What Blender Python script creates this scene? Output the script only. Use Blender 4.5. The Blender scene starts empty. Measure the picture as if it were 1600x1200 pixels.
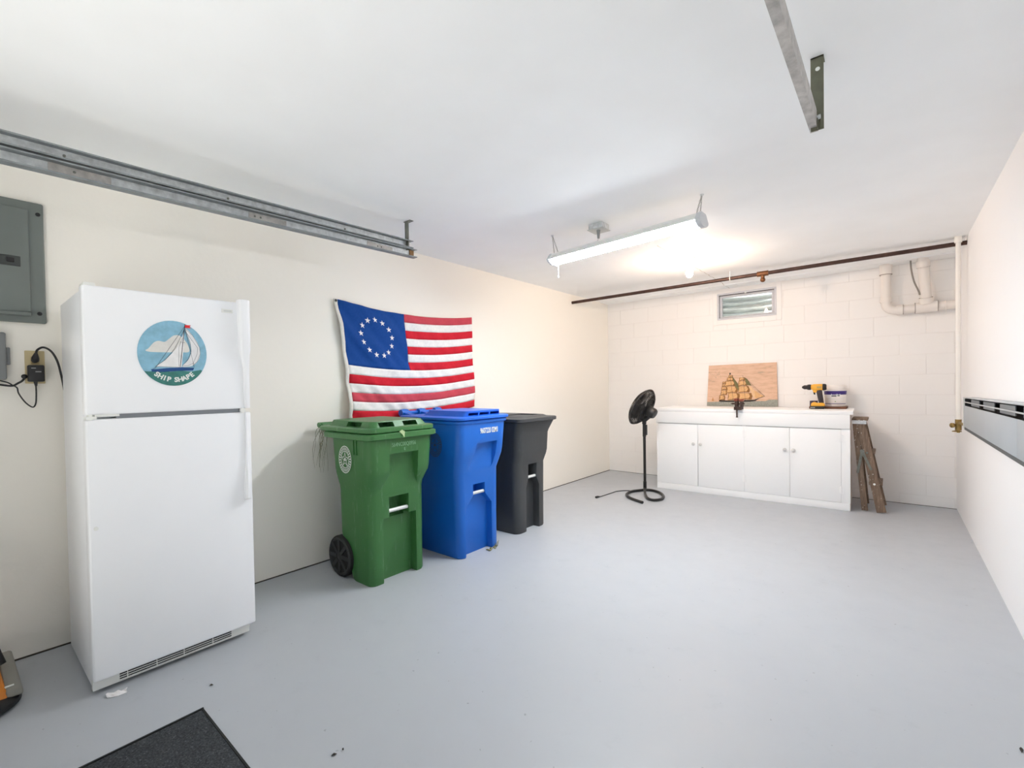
import bpy, bmesh, math, random
from math import sin, cos, pi, radians
from mathutils import Vector, Matrix
random.seed(7)
SC = bpy.context.scene
COL = SC.collection

# ------------------------------------------------------------------ camera
XL, XR, YB, YF, ZC = -3.134, 0.481, 6.224, -0.34, 2.417
cam_d = bpy.data.cameras.new('camera')
cam = bpy.data.objects.new('camera', cam_d); COL.objects.link(cam)
yaw, pitch, roll = 0.7039, -0.0158, -0.0165
right = Vector((cos(yaw), sin(yaw), 0)); f0 = Vector((-sin(yaw), cos(yaw), 0)); up = Vector((0, 0, 1))
fwd = f0 * cos(pitch) + up * sin(pitch); up2 = right.cross(fwd)
r_ = right * cos(roll) + up2 * sin(roll); u_ = r_.cross(fwd)
M = Matrix((r_, u_, -fwd)).transposed().to_4x4(); M.translation = Vector((0, 0, 1.25))
cam.matrix_world = M
cam_d.sensor_width = 36; cam_d.lens = 726.32 / 1600 * 36
cam_d.shift_x = (800 - 775.23) / 1600; cam_d.shift_y = (615.26 - 600) / 1600
cam_d.clip_start = 0.02
SC.camera = cam

# ------------------------------------------------------------------ world, light levels, exposure
SKY = 0.14            # overcast daylight strength
SUN = 10.0           # added sunlight on the driveway, brightens the ceiling through the doorway
TUBE = 55.0          # fluorescent lens radiance
BULB = 300.0         # bare bulb radiance
EXPOSURE = 0.86
w = bpy.data.worlds.new('overcast_sky'); SC.world = w; w.use_nodes = True
bg = w.node_tree.nodes['Background']
bg.inputs['Color'].default_value = (0.86, 0.93, 1.0, 1); bg.inputs['Strength'].default_value = SKY
portal_d = bpy.data.lights.new('door_portal', 'AREA'); portal_d.shape = 'RECTANGLE'
portal_d.size = 2.40; portal_d.size_y = 2.10; portal_d.cycles.is_portal = True
portal = bpy.data.objects.new('door_portal', portal_d); COL.objects.link(portal)
portal.location = (-1.375, YF - 0.04, 1.05); portal.rotation_euler = (radians(90), 0, 0)   # faces into the room (+y)
added_sun_d = bpy.data.lights.new('sun', 'SUN'); added_sun_d.energy = SUN; added_sun_d.angle = radians(2); added_sun_d.color = (1.0, 0.99, 0.97)
sun = bpy.data.objects.new('sun', added_sun_d); COL.objects.link(sun); sun.location = (-6, -3, 6)
sun.rotation_euler = Vector((0.62, -0.02, -0.78)).to_track_quat('-Z', 'Y').to_euler()      # high from the side; added to bounce off the driveway into the room
SC.view_settings.view_transform = 'Standard'; SC.view_settings.look = 'None'
SC.view_settings.gamma = 1.0; SC.view_settings.use_curve_mapping = False
SC.view_settings.exposure = EXPOSURE
SC.cycles.max_bounces = 14; SC.cycles.diffuse_bounces = 12; SC.cycles.glossy_bounces = 4
SC.cycles.sample_clamp_indirect = 6.0
SC.cycles.use_denoising = True

# ------------------------------------------------------------------ helpers
def lin(c):
    if isinstance(c, str):
        c = tuple(int(c[i:i + 2], 16) / 255 for i in (0, 2, 4))
    return tuple(x / 12.92 if x <= 0.04045 else ((x + 0.055) / 1.055) ** 2.4 for x in c)

class NT:
    def __init__(s, m): s.t = m.node_tree; s.n = s.t.nodes; s.l = s.t.links
    def add(s, typ, **kw):
        n = s.n.new(typ)
        for k, v in kw.items(): setattr(n, k, v)
        return n
    def link(s, a, b): s.l.new(a, b)
    def noise(s, scale, detail=3.0, rough=0.5, vec=None):
        n = s.add('ShaderNodeTexNoise'); n.inputs['Scale'].default_value = scale
        n.inputs['Detail'].default_value = detail; n.inputs['Roughness'].default_value = rough
        s.link(vec if vec else s.obj(), n.inputs['Vector']); return n.outputs['Fac']
    def obj(s):
        if not hasattr(s, '_o'): s._o = s.add('ShaderNodeTexCoord').outputs['Object']
        return s._o
    def ramp(s, fac, stops):
        n = s.add('ShaderNodeValToRGB'); e = n.color_ramp.elements
        while len(e) > 1: e.remove(e[-1])
        for i, (p, c) in enumerate(stops):
            el = e[0] if i == 0 else e.new(p)
            el.position = p; el.color = (*c, 1) if len(c) == 3 else c
        s.link(fac, n.inputs['Fac']); return n.outputs['Color']
    def mix(s, fac, a, b):
        n = s.add('ShaderNodeMix', data_type='RGBA')
        for sock, v in ((n.inputs[0], fac), (n.inputs[6], a), (n.inputs[7], b)):
            if isinstance(v, (int, float)): sock.default_value = v
            elif isinstance(v, tuple): sock.default_value = (*v, 1) if len(v) == 3 else v
            else: s.link(v, sock)
        return n.outputs[2]
    def math(s, op, a, b=0.0, clamp=False):
        n = s.add('ShaderNodeMath', operation=op, use_clamp=clamp)
        for i, v in enumerate((a, b)):
            if isinstance(v, (int, float)): n.inputs[i].default_value = v
            else: s.link(v, n.inputs[i])
        return n.outputs[0]

def mat(name, color, rough=0.5, metal=0.0, var=0.0, vscale=6.0, bump=0.0, bscale=60.0, spec=0.5, coat=0.0, emit=None, estr=0.0, fn=None, sheen=0.0):
    m = bpy.data.materials.new(name); m.use_nodes = True
    t = NT(m); b = t.n['Principled BSDF']
    c = lin(color)
    b.inputs['Base Color'].default_value = (*c, 1); b.inputs['Roughness'].default_value = rough
    b.inputs['Metallic'].default_value = metal; b.inputs['Specular IOR Level'].default_value = spec
    b.inputs['Coat Weight'].default_value = coat; b.inputs['Sheen Weight'].default_value = sheen
    if var:
        f = t.noise(vscale, 4, 0.6)
        lo = tuple(x * (1 - var) for x in c); hi = tuple(min(1, x * (1 + var)) for x in c)
        t.link(t.ramp(f, [(0.3, lo), (0.7, hi)]), b.inputs['Base Color'])
    if bump:
        bn = t.add('ShaderNodeBump'); bn.inputs['Strength'].default_value = bump; bn.inputs['Distance'].default_value = 0.004
        t.link(t.noise(bscale, 3), bn.inputs['Height']); t.link(bn.outputs['Normal'], b.inputs['Normal'])
    if emit:
        b.inputs['Emission Color'].default_value = (*emit, 1); b.inputs['Emission Strength'].default_value = estr
    if fn: fn(t, b, c)
    return m

LOC = {}
def wloc(o): return LOC.get(o.name, Vector((0, 0, 0)))

class MB:
    """Collects shapes (world coordinates) that become ONE mesh object."""
    def __init__(s): s.bm = bmesh.new(); s.mi = 0
    def _f(s, vs):
        try:
            f = s.bm.faces.new(vs); f.material_index = s.mi; return f
        except ValueError: return None
    def box(s, x0, x1, y0, y1, z0, z1):
        v = [s.bm.verts.new((x, y, z)) for z in (z0, z1) for y in (y0, y1) for x in (x0, x1)]
        for q in ((0, 2, 3, 1), (4, 5, 7, 6), (0, 1, 5, 4), (2, 6, 7, 3), (0, 4, 6, 2), (1, 3, 7, 5)): s._f([v[i] for i in q])
        return s
    def hexa(s, P):      # eight points: bottom ring ccw then top ring
        v = [s.bm.verts.new(p) for p in P]
        for q in ((3, 2, 1, 0), (4, 5, 6, 7), (0, 1, 5, 4), (1, 2, 6, 5), (2, 3, 7, 6), (3, 0, 4, 7)): s._f([v[i] for i in q])
        return s
    def bar(s, a, b, wdt, thk, side=Vector((0, 1, 0))):   # straight bar of rectangular section; wdt along `side`
        a = Vector(a); b = Vector(b); d = (b - a).normalized(); n1 = (side - d * side.dot(d)).normalized(); n2 = d.cross(n1)
        P = []
        for p in (a, b):
            for i, j in ((-1, -1), (1, -1), (1, 1), (-1, 1)): P.append(p + n1 * (i * wdt / 2) + n2 * (j * thk / 2))
        return s.hexa(P)
    def loft(s, secs, cap=True):
        rings = [[s.bm.verts.new(p) for p in r] for r in secs]; n = len(rings[0])
        for a, b in zip(rings, rings[1:]):
            for i in range(n): s._f((a[i], a[(i + 1) % n], b[(i + 1) % n], b[i]))
        if cap: s._f(list(reversed(rings[0]))); s._f(rings[-1])
        return s
    def tube(s, pts, r, seg=8, cap=True):
        pts = [Vector(p) for p in pts]; rings = []; n1 = None
        for i, p in enumerate(pts):
            d = ((pts[min(i + 1, len(pts) - 1)] - pts[max(i - 1, 0)])).normalized()
            if n1 is None:
                n1 = d.orthogonal().normalized()
            else:
                n1 = (n1 - d * n1.dot(d)); n1 = n1.normalized() if n1.length > 1e-6 else d.orthogonal().normalized()
            n2 = d.cross(n1); rr = r[i] if isinstance(r, (list, tuple)) else r
            rings.append([p + (n1 * cos(2 * pi * k / seg) + n2 * sin(2 * pi * k / seg)) * rr for k in range(seg)])
        return s.loft(rings, cap)
    def cyl(s, a, b, r0, r1=None, seg=20): return s.tube([a, b], [r0, r0 if r1 is None else r1], seg)
    def lathe(s, prof, base, axis=Vector((0, 0, 1)), seg=28, cap=True):
        axis = Vector(axis).normalized(); n1 = axis.orthogonal().normalized(); n2 = axis.cross(n1); base = Vector(base)
        return s.loft([[base + axis * z + (n1 * cos(2 * pi * k / seg) + n2 * sin(2 * pi * k / seg)) * r for k in range(seg)] for r, z in prof], cap)
    def prism(s, pts, vec):   # planar polygon pushed along vec
        vec = Vector(vec); a = [Vector(p) for p in pts]
        nrm = Vector((0, 0, 0))
        for i in range(len(a)): nrm += a[i].cross(a[(i + 1) % len(a)])
        if nrm.dot(vec) < 0: a.reverse()
        return s.loft([a, [p + vec for p in a]])
    def ring(s, c, axis, R, r, seg=48, ts=6):
        axis = Vector(axis).normalized(); n1 = axis.orthogonal().normalized(); n2 = axis.cross(n1); c = Vector(c)
        rings = []
        for k in range(seg):
            t = 2 * pi * k / seg; e = n1 * cos(t) + n2 * sin(t)
            rings.append([s.bm.verts.new(c + e * (R + r * cos(2 * pi * j / ts)) + axis * (r * sin(2 * pi * j / ts))) for j in range(ts)])
        for k in range(seg):
            a, b = rings[k], rings[(k + 1) % seg]
            for j in range(ts): s._f((a[j], b[j], b[(j + 1) % ts], a[(j + 1) % ts]))
        return s
    def sphere(s, c, r, sc=(1, 1, 1), seg=16, rg=10):
        c = Vector(c); prof = [(max(1e-4, sin(pi * i / rg)) * r, -cos(pi * i / rg) * r) for i in range(rg + 1)]
        return s.loft([[c + Vector((cos(2 * pi * k / seg) * q * sc[0], sin(2 * pi * k / seg) * q * sc[1], z * sc[2])) for k in range(seg)] for q, z in prof])
    def mesh(s, name, mats, org, bevel=0.0, bseg=2, smooth=True, ang=40):
        bmesh.ops.recalc_face_normals(s.bm, faces=s.bm.faces)
        if bevel:
            es = [e for e in s.bm.edges if len(e.link_faces) == 2 and e.calc_face_angle(0) > radians(30)]
            bmesh.ops.bevel(s.bm, geom=es, offset=bevel, segments=bseg, affect='EDGES', profile=0.5, clamp_overlap=True)
        bmesh.ops.translate(s.bm, verts=s.bm.verts, vec=-Vector(org))
        me = bpy.data.meshes.new(name); s.bm.to_mesh(me); s.bm.free()
        for m in (mats if isinstance(mats, (list, tuple)) else [mats]): me.materials.append(m)
        if smooth:
            me.polygons.foreach_set('use_smooth', [True] * len(me.polygons)); me.set_sharp_from_angle(angle=radians(ang))
        return me
    def build(s, name, mats, parent=None, loc=None, **kw):
        org = wloc(parent) if parent else Vector(loc if loc else (0, 0, 0))
        o = bpy.data.objects.new(name, s.mesh(name, mats, org, **kw)); COL.objects.link(o)
        if parent: o.parent = parent
        else: o.location = org
        LOC[o.name] = org.copy() if parent else Vector(org)
        return o

def tag(o, label, cat=None, group=None, kind=None):
    if label: o['label'] = label
    if cat: o['category'] = cat
    if group: o['group'] = group
    if kind: o['kind'] = kind
    return o
def thing(name, loc, label, cat, group=None):
    o = bpy.data.objects.new(name, None); COL.objects.link(o); o.location = loc; o.empty_display_size = 0.05
    LOC[o.name] = Vector(loc); return tag(o, label, cat, group)
def struct(o): o['kind'] = 'structure'; return o

def rrect(x0, x1, y0, y1, r, z, n=4):
    pts = []
    for cx, cy, a0 in ((x1 - r, y1 - r, 0), (x0 + r, y1 - r, pi / 2), (x0 + r, y0 + r, pi), (x1 - r, y0 + r, 3 * pi / 2)):
        for k in range(n + 1):
            a = a0 + pi / 2 * k / n; pts.append(Vector((cx + r * cos(a), cy + r * sin(a), z)))
    return pts

def text_mesh(name, body, size, mt, parent, matrix, extrude=0.0006, spacing=1.0, sx=1.0, bold=0.0):
    """Letters as thin solid shapes; matrix maps the text plane into the world."""
    cu = bpy.data.curves.new(name, 'FONT'); cu.body = body; cu.size = size; cu.extrude = extrude
    cu.align_x = 'CENTER'; cu.align_y = 'CENTER'; cu.space_character = spacing; cu.resolution_u = 3; cu.offset = bold
    tmp = bpy.data.objects.new('tmp', cu); COL.objects.link(tmp)
    dg = bpy.context.evaluated_depsgraph_get()
    me = bpy.data.meshes.new_from_object(tmp.evaluated_get(dg)); bpy.data.objects.remove(tmp)
    me.name = name; org = wloc(parent)
    me.transform(Matrix.Diagonal((sx, 1, 1, 1))); me.transform(matrix); me.transform(Matrix.Translation(-org))
    me.materials.clear(); me.materials.append(mt)
    o = bpy.data.objects.new(name, me); COL.objects.link(o); o.parent = parent; LOC[o.name] = org
    return o
def frame(origin, xdir, ydir):
    x = Vector(xdir).normalized(); y = Vector(ydir).normalized(); z = x.cross(y)
    m = Matrix((x, y, z)).transposed().to_4x4(); m.translation = Vector(origin); return m

def boolean(me, cutters):
    o = bpy.data.objects.new('tmp_body', me); COL.objects.link(o); cs = []
    for c in cutters:
        cm = c.mesh('tmp_cut', [], (0, 0, 0), smooth=False)
        co = bpy.data.objects.new('tmp_cut', cm); COL.objects.link(co); cs.append(co)
        md = o.modifiers.new('b', 'BOOLEAN'); md.operation = 'DIFFERENCE'; md.object = co; md.solver = 'EXACT'
    dg = bpy.context.evaluated_depsgraph_get()
    res = bpy.data.meshes.new_from_object(o.evaluated_get(dg))
    for x in cs + [o]: bpy.data.objects.remove(x)
    return res

# ------------------------------------------------------------------ materials
def wallfn(warm):
    def fn(t, b, c):
        big = t.noise(0.9, 3, 0.6); fine = t.noise(11, 4, 0.65)
        col = t.mix(t.math('MULTIPLY', big, 0.35), c, lin(warm))
        col = t.mix(t.math('MULTIPLY', t.ramp(fine, [(0.62, (0, 0, 0)), (0.78, (1, 1, 1))]), 0.18), col, lin('e9e8e4'))
        t.link(col, b.inputs['Base Color'])
        bn = t.add('ShaderNodeBump'); bn.inputs['Strength'].default_value = 0.22; bn.inputs['Distance'].default_value = 0.004
        h = t.math('ADD', t.noise(35, 4, 0.6), t.math('MULTIPLY', t.noise(5, 2), 1.2))
        t.link(h, bn.inputs['Height']); t.link(bn.outputs['Normal'], b.inputs['Normal'])
    return fn
M_WALL_L = mat('cream_wall_paint', 'f5f2ea', 0.62, fn=wallfn('efeadf'))
M_WALL_R = mat('white_wall_paint', 'f3f3f4', 0.6, fn=wallfn('efeeed'))
M_WALL_B = mat('painted_block', 'f5f3f1', 0.6, fn=wallfn('f1eeea'))
M_JOINT = mat('painted_mortar', 'f0edea', 0.7, var=0.03)
M_JOINTDARK = mat('dark_floor_joint', '4a4640', 0.9)  # dark tone for the thin strips along the wall foot
def ceilfn(t, b, c):
    # painted board with two fine cracks at the drywall seam near the bare bulb
    pos = t.add('ShaderNodeSeparateXYZ'); t.link(t.obj(), pos.inputs[0])
    wob = t.math('MULTIPLY', t.math('SUBTRACT', t.noise(9, 3), 0.5), 0.05)
    d = t.math('ABSOLUTE', t.math('ADD', t.math('ADD', pos.outputs[0], 1.50), wob))
    line = t.math('LESS_THAN', d, 0.0028)
    rng = t.math('MULTIPLY', t.math('GREATER_THAN', pos.outputs[1], 3.9), t.math('GREATER_THAN', t.noise(3.0, 1), 0.42))
    col = t.mix(t.math('MULTIPLY', t.math('MULTIPLY', line, rng), 0.75), c, lin('9a7f66'))
    spk = t.ramp(t.noise(2.2, 3), [(0.35, (0, 0, 0)), (0.75, (1, 1, 1))])
    col = t.mix(t.math('MULTIPLY', spk, 0.22), col, lin('e2e2e0'))
    t.link(col, b.inputs['Base Color'])
    bn = t.add('ShaderNodeBump'); bn.inputs['Strength'].default_value = 0.12; bn.inputs['Distance'].default_value = 0.006
    t.link(t.noise(1.6, 4, 0.55), bn.inputs['Height']); t.link(bn.outputs['Normal'], b.inputs['Normal'])
M_CEIL = mat('ceiling_paint', 'f7f9fa', 0.7, fn=ceilfn)
def floorfn(t, b, c):
    a = t.noise(1.4, 5, 0.62); s = t.noise(7, 5, 0.7); p = t.noise(42, 2, 0.5)
    col = t.mix(t.math('MULTIPLY', a, 0.45), c, lin('bfc3c6'))
    col = t.mix(t.math('MULTIPLY', t.ramp(s, [(0.60, (0, 0, 0)), (0.75, (1, 1, 1))]), 0.16), col, lin('94999e'))
    col = t.mix(t.math('MULTIPLY', t.ramp(p, [(0.735, (0, 0, 0)), (0.755, (1, 1, 1))]), 0.5), col, lin('7d8084'))
    t.link(col, b.inputs['Base Color'])
    t.link(t.ramp(s, [(0.3, (0.36,) * 3), (0.75, (0.52,) * 3)]), b.inputs['Roughness'])
    bn = t.add('ShaderNodeBump'); bn.inputs['Strength'].default_value = 0.10; bn.inputs['Distance'].default_value = 0.004
    t.link(t.noise(14, 5, 0.6), bn.inputs['Height']); t.link(bn.outputs['Normal'], b.inputs['Normal'])
M_FLOOR = mat('grey_floor_paint', 'b0b4ba', 0.42, spec=0.4, fn=floorfn)
M_CONC = mat('outdoor_concrete', 'c9c7c2', 0.85, var=0.1, vscale=3)
M_WHITE = mat('white_enamel', 'f6f8fb', 0.28, var=0.015, vscale=2, spec=0.5)
M_WHITE_TRIM = mat('white_plastic', 'eceeea', 0.42)
M_GREYSTRIP = mat('grey_gasket', '7c8086', 0.5)
M_DARK = mat('dark_gap', '1b1c1e', 0.7)
M_GALV = mat('galvanised_steel', 'd2d6d8', 0.45, 0.2, var=0.22, vscale=30, bump=0.05)
M_GALV_DULL = mat('dull_galvanised', '7d7f78', 0.55, 0.6, var=0.2, vscale=20)
M_GALV_PALE = mat('weathered_zinc', 'bdbab6', 0.6, 0.35, var=0.25, vscale=25)
M_FLANGE_SHADE = mat('shaded_flange_steel', '83898b', 0.5, 0.25, var=0.2, vscale=20)  # darker steel paints the channel's shade onto the flanges
M_BRACKET = mat('olive_zinc_bracket', '6f7060', 0.5, 0.6, var=0.15, vscale=20)
M_RUST = mat('rust', '8a6a45', 0.8, 0.2, var=0.3, vscale=60)
def scuff(scale_col, amt):
    def fn(t, b, c):
        mp = t.add('ShaderNodeMapping'); mp.inputs['Scale'].default_value = (14, 14, 2.2); t.link(t.obj(), mp.inputs['Vector'])
        f = t.noise(3.0, 5, 0.7, mp.outputs['Vector'])
        col = t.mix(t.math('MULTIPLY', t.ramp(f, [(0.58, (0, 0, 0)), (0.74, (1, 1, 1))]), amt), c, lin(scale_col))
        t.link(col, b.inputs['Base Color'])
        bn = t.add('ShaderNodeBump'); bn.inputs['Strength'].default_value = 0.08; bn.inputs['Distance'].default_value = 0.002
        t.link(t.noise(220, 2), bn.inputs['Height']); t.link(bn.outputs['Normal'], b.inputs['Normal'])
    return fn
M_GREEN = mat('green_bin_plastic', '386f38', 0.42, fn=scuff('86a98a', 0.32))
M_GREEN_LID = mat('green_lid_plastic', '3f7741', 0.38, fn=scuff('a9c4ab', 0.35))
M_BLUE = mat('blue_bin_plastic', '0564c6', 0.42, fn=scuff('2f7cd0', 0.15))
M_BLUE_LID = mat('blue_lid_plastic', '1c68d4', 0.38, fn=scuff('4c8ade', 0.2))
M_BLACK_BIN = mat('black_bin_plastic', '3a3c3e', 0.48, fn=scuff('6a6c6e', 0.22))
M_BLACK = mat('black_plastic', '1c1c1e', 0.45)
M_RUBBER = mat('black_rubber', '1a1a1b', 0.75)
M_PRINT_W = mat('white_print', 'e6eae6', 0.6)
M_PRINT_G = mat('pale_stamp', '7fae86', 0.6)
M_PRINT_D = mat('dark_blue_stamp', '44526a', 0.6)
M_SILVER = mat('pale_metal_bar', 'd9dcda', 0.35, 0.2)
M_PANEL = mat('grey_panel_enamel', '6f7673', 0.38, var=0.05, vscale=4)
M_PANEL_D = mat('dark_latch', '3c403f', 0.45)
M_GREYBOX = mat('grey_box_plastic', '7d8082', 0.5)
M_ALMOND = mat('almond_plate', 'c3b38a', 0.5)
M_CAB = mat('white_cabinet_paint', 'fafafa', 0.5, var=0.012, vscale=3, bump=0.04, bscale=30)
M_KNOB = mat('shaded_knob_paint', 'd4d3d1', 0.4)  # greyed to paint in the shadow around the knobs
M_CABSIDE = mat('cabinet_side_tone', 'd9cdc4', 0.6, var=0.04)  # side panel toned darker than the doors
M_FAN = mat('black_fan_metal', '262423', 0.35, 0.3)
M_FAN_P = mat('black_fan_plastic', '201f1f', 0.4)
def woodfn(t, b, c):
    mp = t.add('ShaderNodeMapping'); mp.inputs['Scale'].default_value = (30, 30, 3); t.link(t.obj(), mp.inputs['Vector'])
    g = t.noise(2.5, 5, 0.7, mp.outputs['Vector']); p = t.noise(55, 2)
    col = t.ramp(g, [(0.3, lin('57473a')), (0.55, lin('7d6857')), (0.8, lin('9b8572'))])
    col = t.mix(t.ramp(p, [(0.68, (0, 0, 0)), (0.70, (1, 1, 1))]), col, lin('d9d4cd'))
    t.link(col, b.inputs['Base Color'])
M_WOOD = mat('paint_splashed_wood', '7d6857', 0.75, fn=woodfn)
M_BOARD = mat('brown_board', '6a4430', 0.7, var=0.2, vscale=20)
M_IRON = mat('dark_iron_pipe', '4a3630', 0.45, 0.5, var=0.35, vscale=14)
M_COPPER = mat('brown_brass', '7a5236', 0.4, 0.7, var=0.2, vscale=30)
M_BRASS = mat('valve_brass', '9c8350', 0.4, 0.8, var=0.2, vscale=40)
M_PVC = mat('painted_drain_pipe', 'ebe5df', 0.5, var=0.02)
M_PIPEW = mat('white_painted_pipe', 'f0ece6', 0.4)
M_RAD = mat('grey_radiator_enamel', 'a9b0b5', 0.42, var=0.03, vscale=3)
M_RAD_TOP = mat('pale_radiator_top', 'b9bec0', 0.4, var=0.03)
M_RAD_D = mat('radiator_inner_shade', '2a2b2c', 0.7)
M_YELLOW = mat('yellow_tool_plastic', 'e8ab35', 0.42)
M_ORANGE = mat('orange_tool_plastic', 'cf7c22', 0.45)
M_TOOLGREY = mat('tool_grey_plastic', '8c8a82', 0.5, var=0.05)
M_PURPLE = mat('purple_label', '3a2878', 0.45)
M_PAIL = mat('white_pail_plastic', 'efe9e4', 0.4)
M_PAPER = mat('white_paper', 'eeeceb', 0.8)
M_STRAW = mat('dry_straw', '7d7a58', 0.85, var=0.3, vscale=80)
M_LEAF = mat('pale_leaf', 'b9cf9c', 0.7)
M_CRUMB = mat('dark_crumb', '3a3632', 0.9)
def matfn(t, b, c):
    f = t.noise(160, 3, 0.7); g = t.noise(5, 4, 0.6)
    col = t.ramp(f, [(0.35, lin('242628')), (0.62, lin('4a4d50')), (0.78, lin('8d9090'))])
    col = t.mix(t.math('MULTIPLY', g, 0.35), col, lin('55585b'))
    t.link(col, b.inputs['Base Color'])
    bn = t.add('ShaderNodeBump'); bn.inputs['Strength'].default_value = 0.7; bn.inputs['Distance'].default_value = 0.004
    t.link(f, bn.inputs['Height']); t.link(bn.outputs['Normal'], b.inputs['Normal'])
M_MAT = mat('charcoal_carpet', '3c3f42', 0.95, spec=0.1, fn=matfn)
M_MATEDGE = mat('black_mat_edge', '222425', 0.8)
M_LENS = mat('fluorescent_lens', 'ffffff', 0.4, emit=(0.88, 0.95, 1.0), estr=TUBE)
M_BULB = mat('warm_bulb_glass', 'fff4e0', 0.3, emit=(1.0, 0.72, 0.52), estr=BULB)
M_PORC = mat('white_porcelain', 'f0eee8', 0.3)
def glassfn(t, b, c):
    b.inputs['Transmission Weight'].default_value = 1.0; b.inputs['IOR'].default_value = 1.45
M_GLASS = mat('window_glass', 'f4f8f8', 0.02, fn=glassfn)
M_VINYL = mat('grey_white_vinyl', 'cfd0d6', 0.45)
def cloth(hexc, name):
    def fn(t, b, c):
        f = t.noise(45, 4, 0.7); t.link(t.ramp(f, [(0.35, tuple(x * 0.93 for x in c)), (0.75, tuple(min(1, x * 1.05 + 0.004) for x in c))]), b.inputs['Base Color'])
    return mat(name, hexc, 0.8, spec=0.2, fn=fn)
M_FRED = cloth('cc2032', 'flag_red'); M_FWHITE = cloth('efeeec', 'flag_white'); M_FBLUE = cloth('0f4590', 'flag_blue')
M_FRED2 = cloth('c84a58', 'flag_faded_red')
M_CANVAS = cloth('e4e2da', 'flag_canvas')

# ------------------------------------------------------------------ room shell
struct(MB().box(XL - 0.2, XR + 0.2, YF - 0.15, YB + 0.15, -0.12, 0).build('floor', M_FLOOR, smooth=False))
struct(MB().box(XL - 0.2, XR + 0.2, YF - 0.15, YB + 0.15, ZC, ZC + 0.14).build('ceiling', M_CEIL, smooth=False))
struct(MB().box(XL - 0.2, XL, YF - 0.15, YB + 0.15, 0, ZC).build('wall_left', M_WALL_L, smooth=False))
struct(MB().box(XR, XR + 0.2, YF - 0.15, YB + 0.15, 0, ZC).build('wall_right', M_WALL_R, smooth=False))
DX0, DX1, DZ = -2.60, -0.15, 2.12  # garage doorway left open so the added daylight gets in
m = MB(); m.box(XL, DX0, YF - 0.15, YF, 0, ZC); m.box(DX1, XR, YF - 0.15, YF, 0, ZC); m.box(DX0, DX1, YF - 0.15, YF, DZ, ZC)
struct(m.build('wall_front', M_WALL_R, smooth=False))
struct(MB().box(-9, 7, -9, YF - 0.15, -0.14, -0.02).build('driveway', M_CONC, smooth=False))

# back wall: mortar-coloured slab with a window hole, faced with painted blocks
WX0, WX1, WZ0, WZ1 = -1.645, -1.005, 2.025, 2.350
wb = MB()
s0 = YB + 0.0030
wb.box(XL, WX0, s0, YB + 0.15, 0, ZC); wb.box(WX1, XR, s0, YB + 0.15, 0, ZC)
wb.box(WX0, WX1, s0, YB + 0.15, 0, WZ0); wb.box(WX0, WX1, s0, YB + 0.15, WZ1, ZC)
wall_back = struct(wb.build('wall_back', M_JOINT, smooth=False))
TRX0, TRX1, TRZ0, TRZ1 = WX0 - 0.05, WX1 + 0.05, WZ0 - 0.06, ZC     # plastered surround replaces blocks here
z = 0.0; row = 0
while z < ZC - 0.01:
    h = 0.1 if row == 0 else min(0.2, ZC - z)
    x = XL + (0.0 if row % 2 == 0 else -0.2)
    while x < XR - 0.01:
        x0, x1 = max(x, XL), min(x + 0.4, XR)
        pieces = [(x0, x1, z, z + h)]
        if x1 > TRX0 and x0 < TRX1 and z + h > TRZ0:
            pieces = []
            if x0 < TRX0 - 0.03: pieces.append((x0, TRX0, z, z + h))
            if x1 > TRX1 + 0.03: pieces.append((TRX1, x1, z, z + h))
            if z < TRZ0 - 0.03: pieces.append((max(x0, TRX0), min(x1, TRX1), z, TRZ0))
        for (a, b, c, d) in pieces:
            g = 0.0017; pr = random.uniform(-0.0006, 0.0006)
            if b - a < 0.03 or d - c < 0.02: continue
            MB().box(a + g, b - g, YB + pr, s0 + 0.002, c + g, d - g).build('block', M_WALL_B, wall_back, bevel=0.0012, bseg=1)
        x += 0.4
    z += h; row += 1
# plastered window surround
sm = MB()
for bx in ((TRX0, WX0, TRZ0, TRZ1), (WX1, TRX1, TRZ0, TRZ1), (WX0, WX1, TRZ0, WZ0), (WX0, WX1, WZ1, TRZ1)):
    sm.box(bx[0], bx[1], YB - 0.006, s0 + 0.002, bx[2], bx[3])
struct(sm.build('trim_1', M_WALL_B, bevel=0.002, bseg=1))
# ragged strip of ceiling plaster along the back wall
rg = MB(); n = 60; pa = []; pb = []
for i in range(n + 1):
    x = XL + 0.005 + (XR - XL - 0.01) * i / n
    pa.append(Vector((x, 5.99 + random.uniform(-0.006, 0.006), ZC + 0.002))); 
for i in range(n):
    xa, xb = pa[i].x, pa[i + 1].x; dz = random.uniform(0.006, 0.012)
    rg.hexa([(xa, 6.0, ZC - dz), (xb, 6.0, ZC - dz), (xb, YB - 0.004, ZC - dz - 0.003), (xa, YB - 0.004, ZC - dz - 0.003),
             (xa, pa[i].y, ZC + 0.002), (xb, pa[i + 1].y, ZC + 0.002), (xb, YB - 0.004, ZC + 0.002), (xa, YB - 0.004, ZC + 0.002)])
struct(rg.build('trim_2', M_CEIL, smooth=False))
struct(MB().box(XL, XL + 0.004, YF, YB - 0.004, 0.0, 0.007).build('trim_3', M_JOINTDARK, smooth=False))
struct(MB().box(XL + 0.005, XR, YB - 0.0035, YB - 0.0005, 0.0, 0.004).build('trim_4', M_JOINTDARK, smooth=False))
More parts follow.
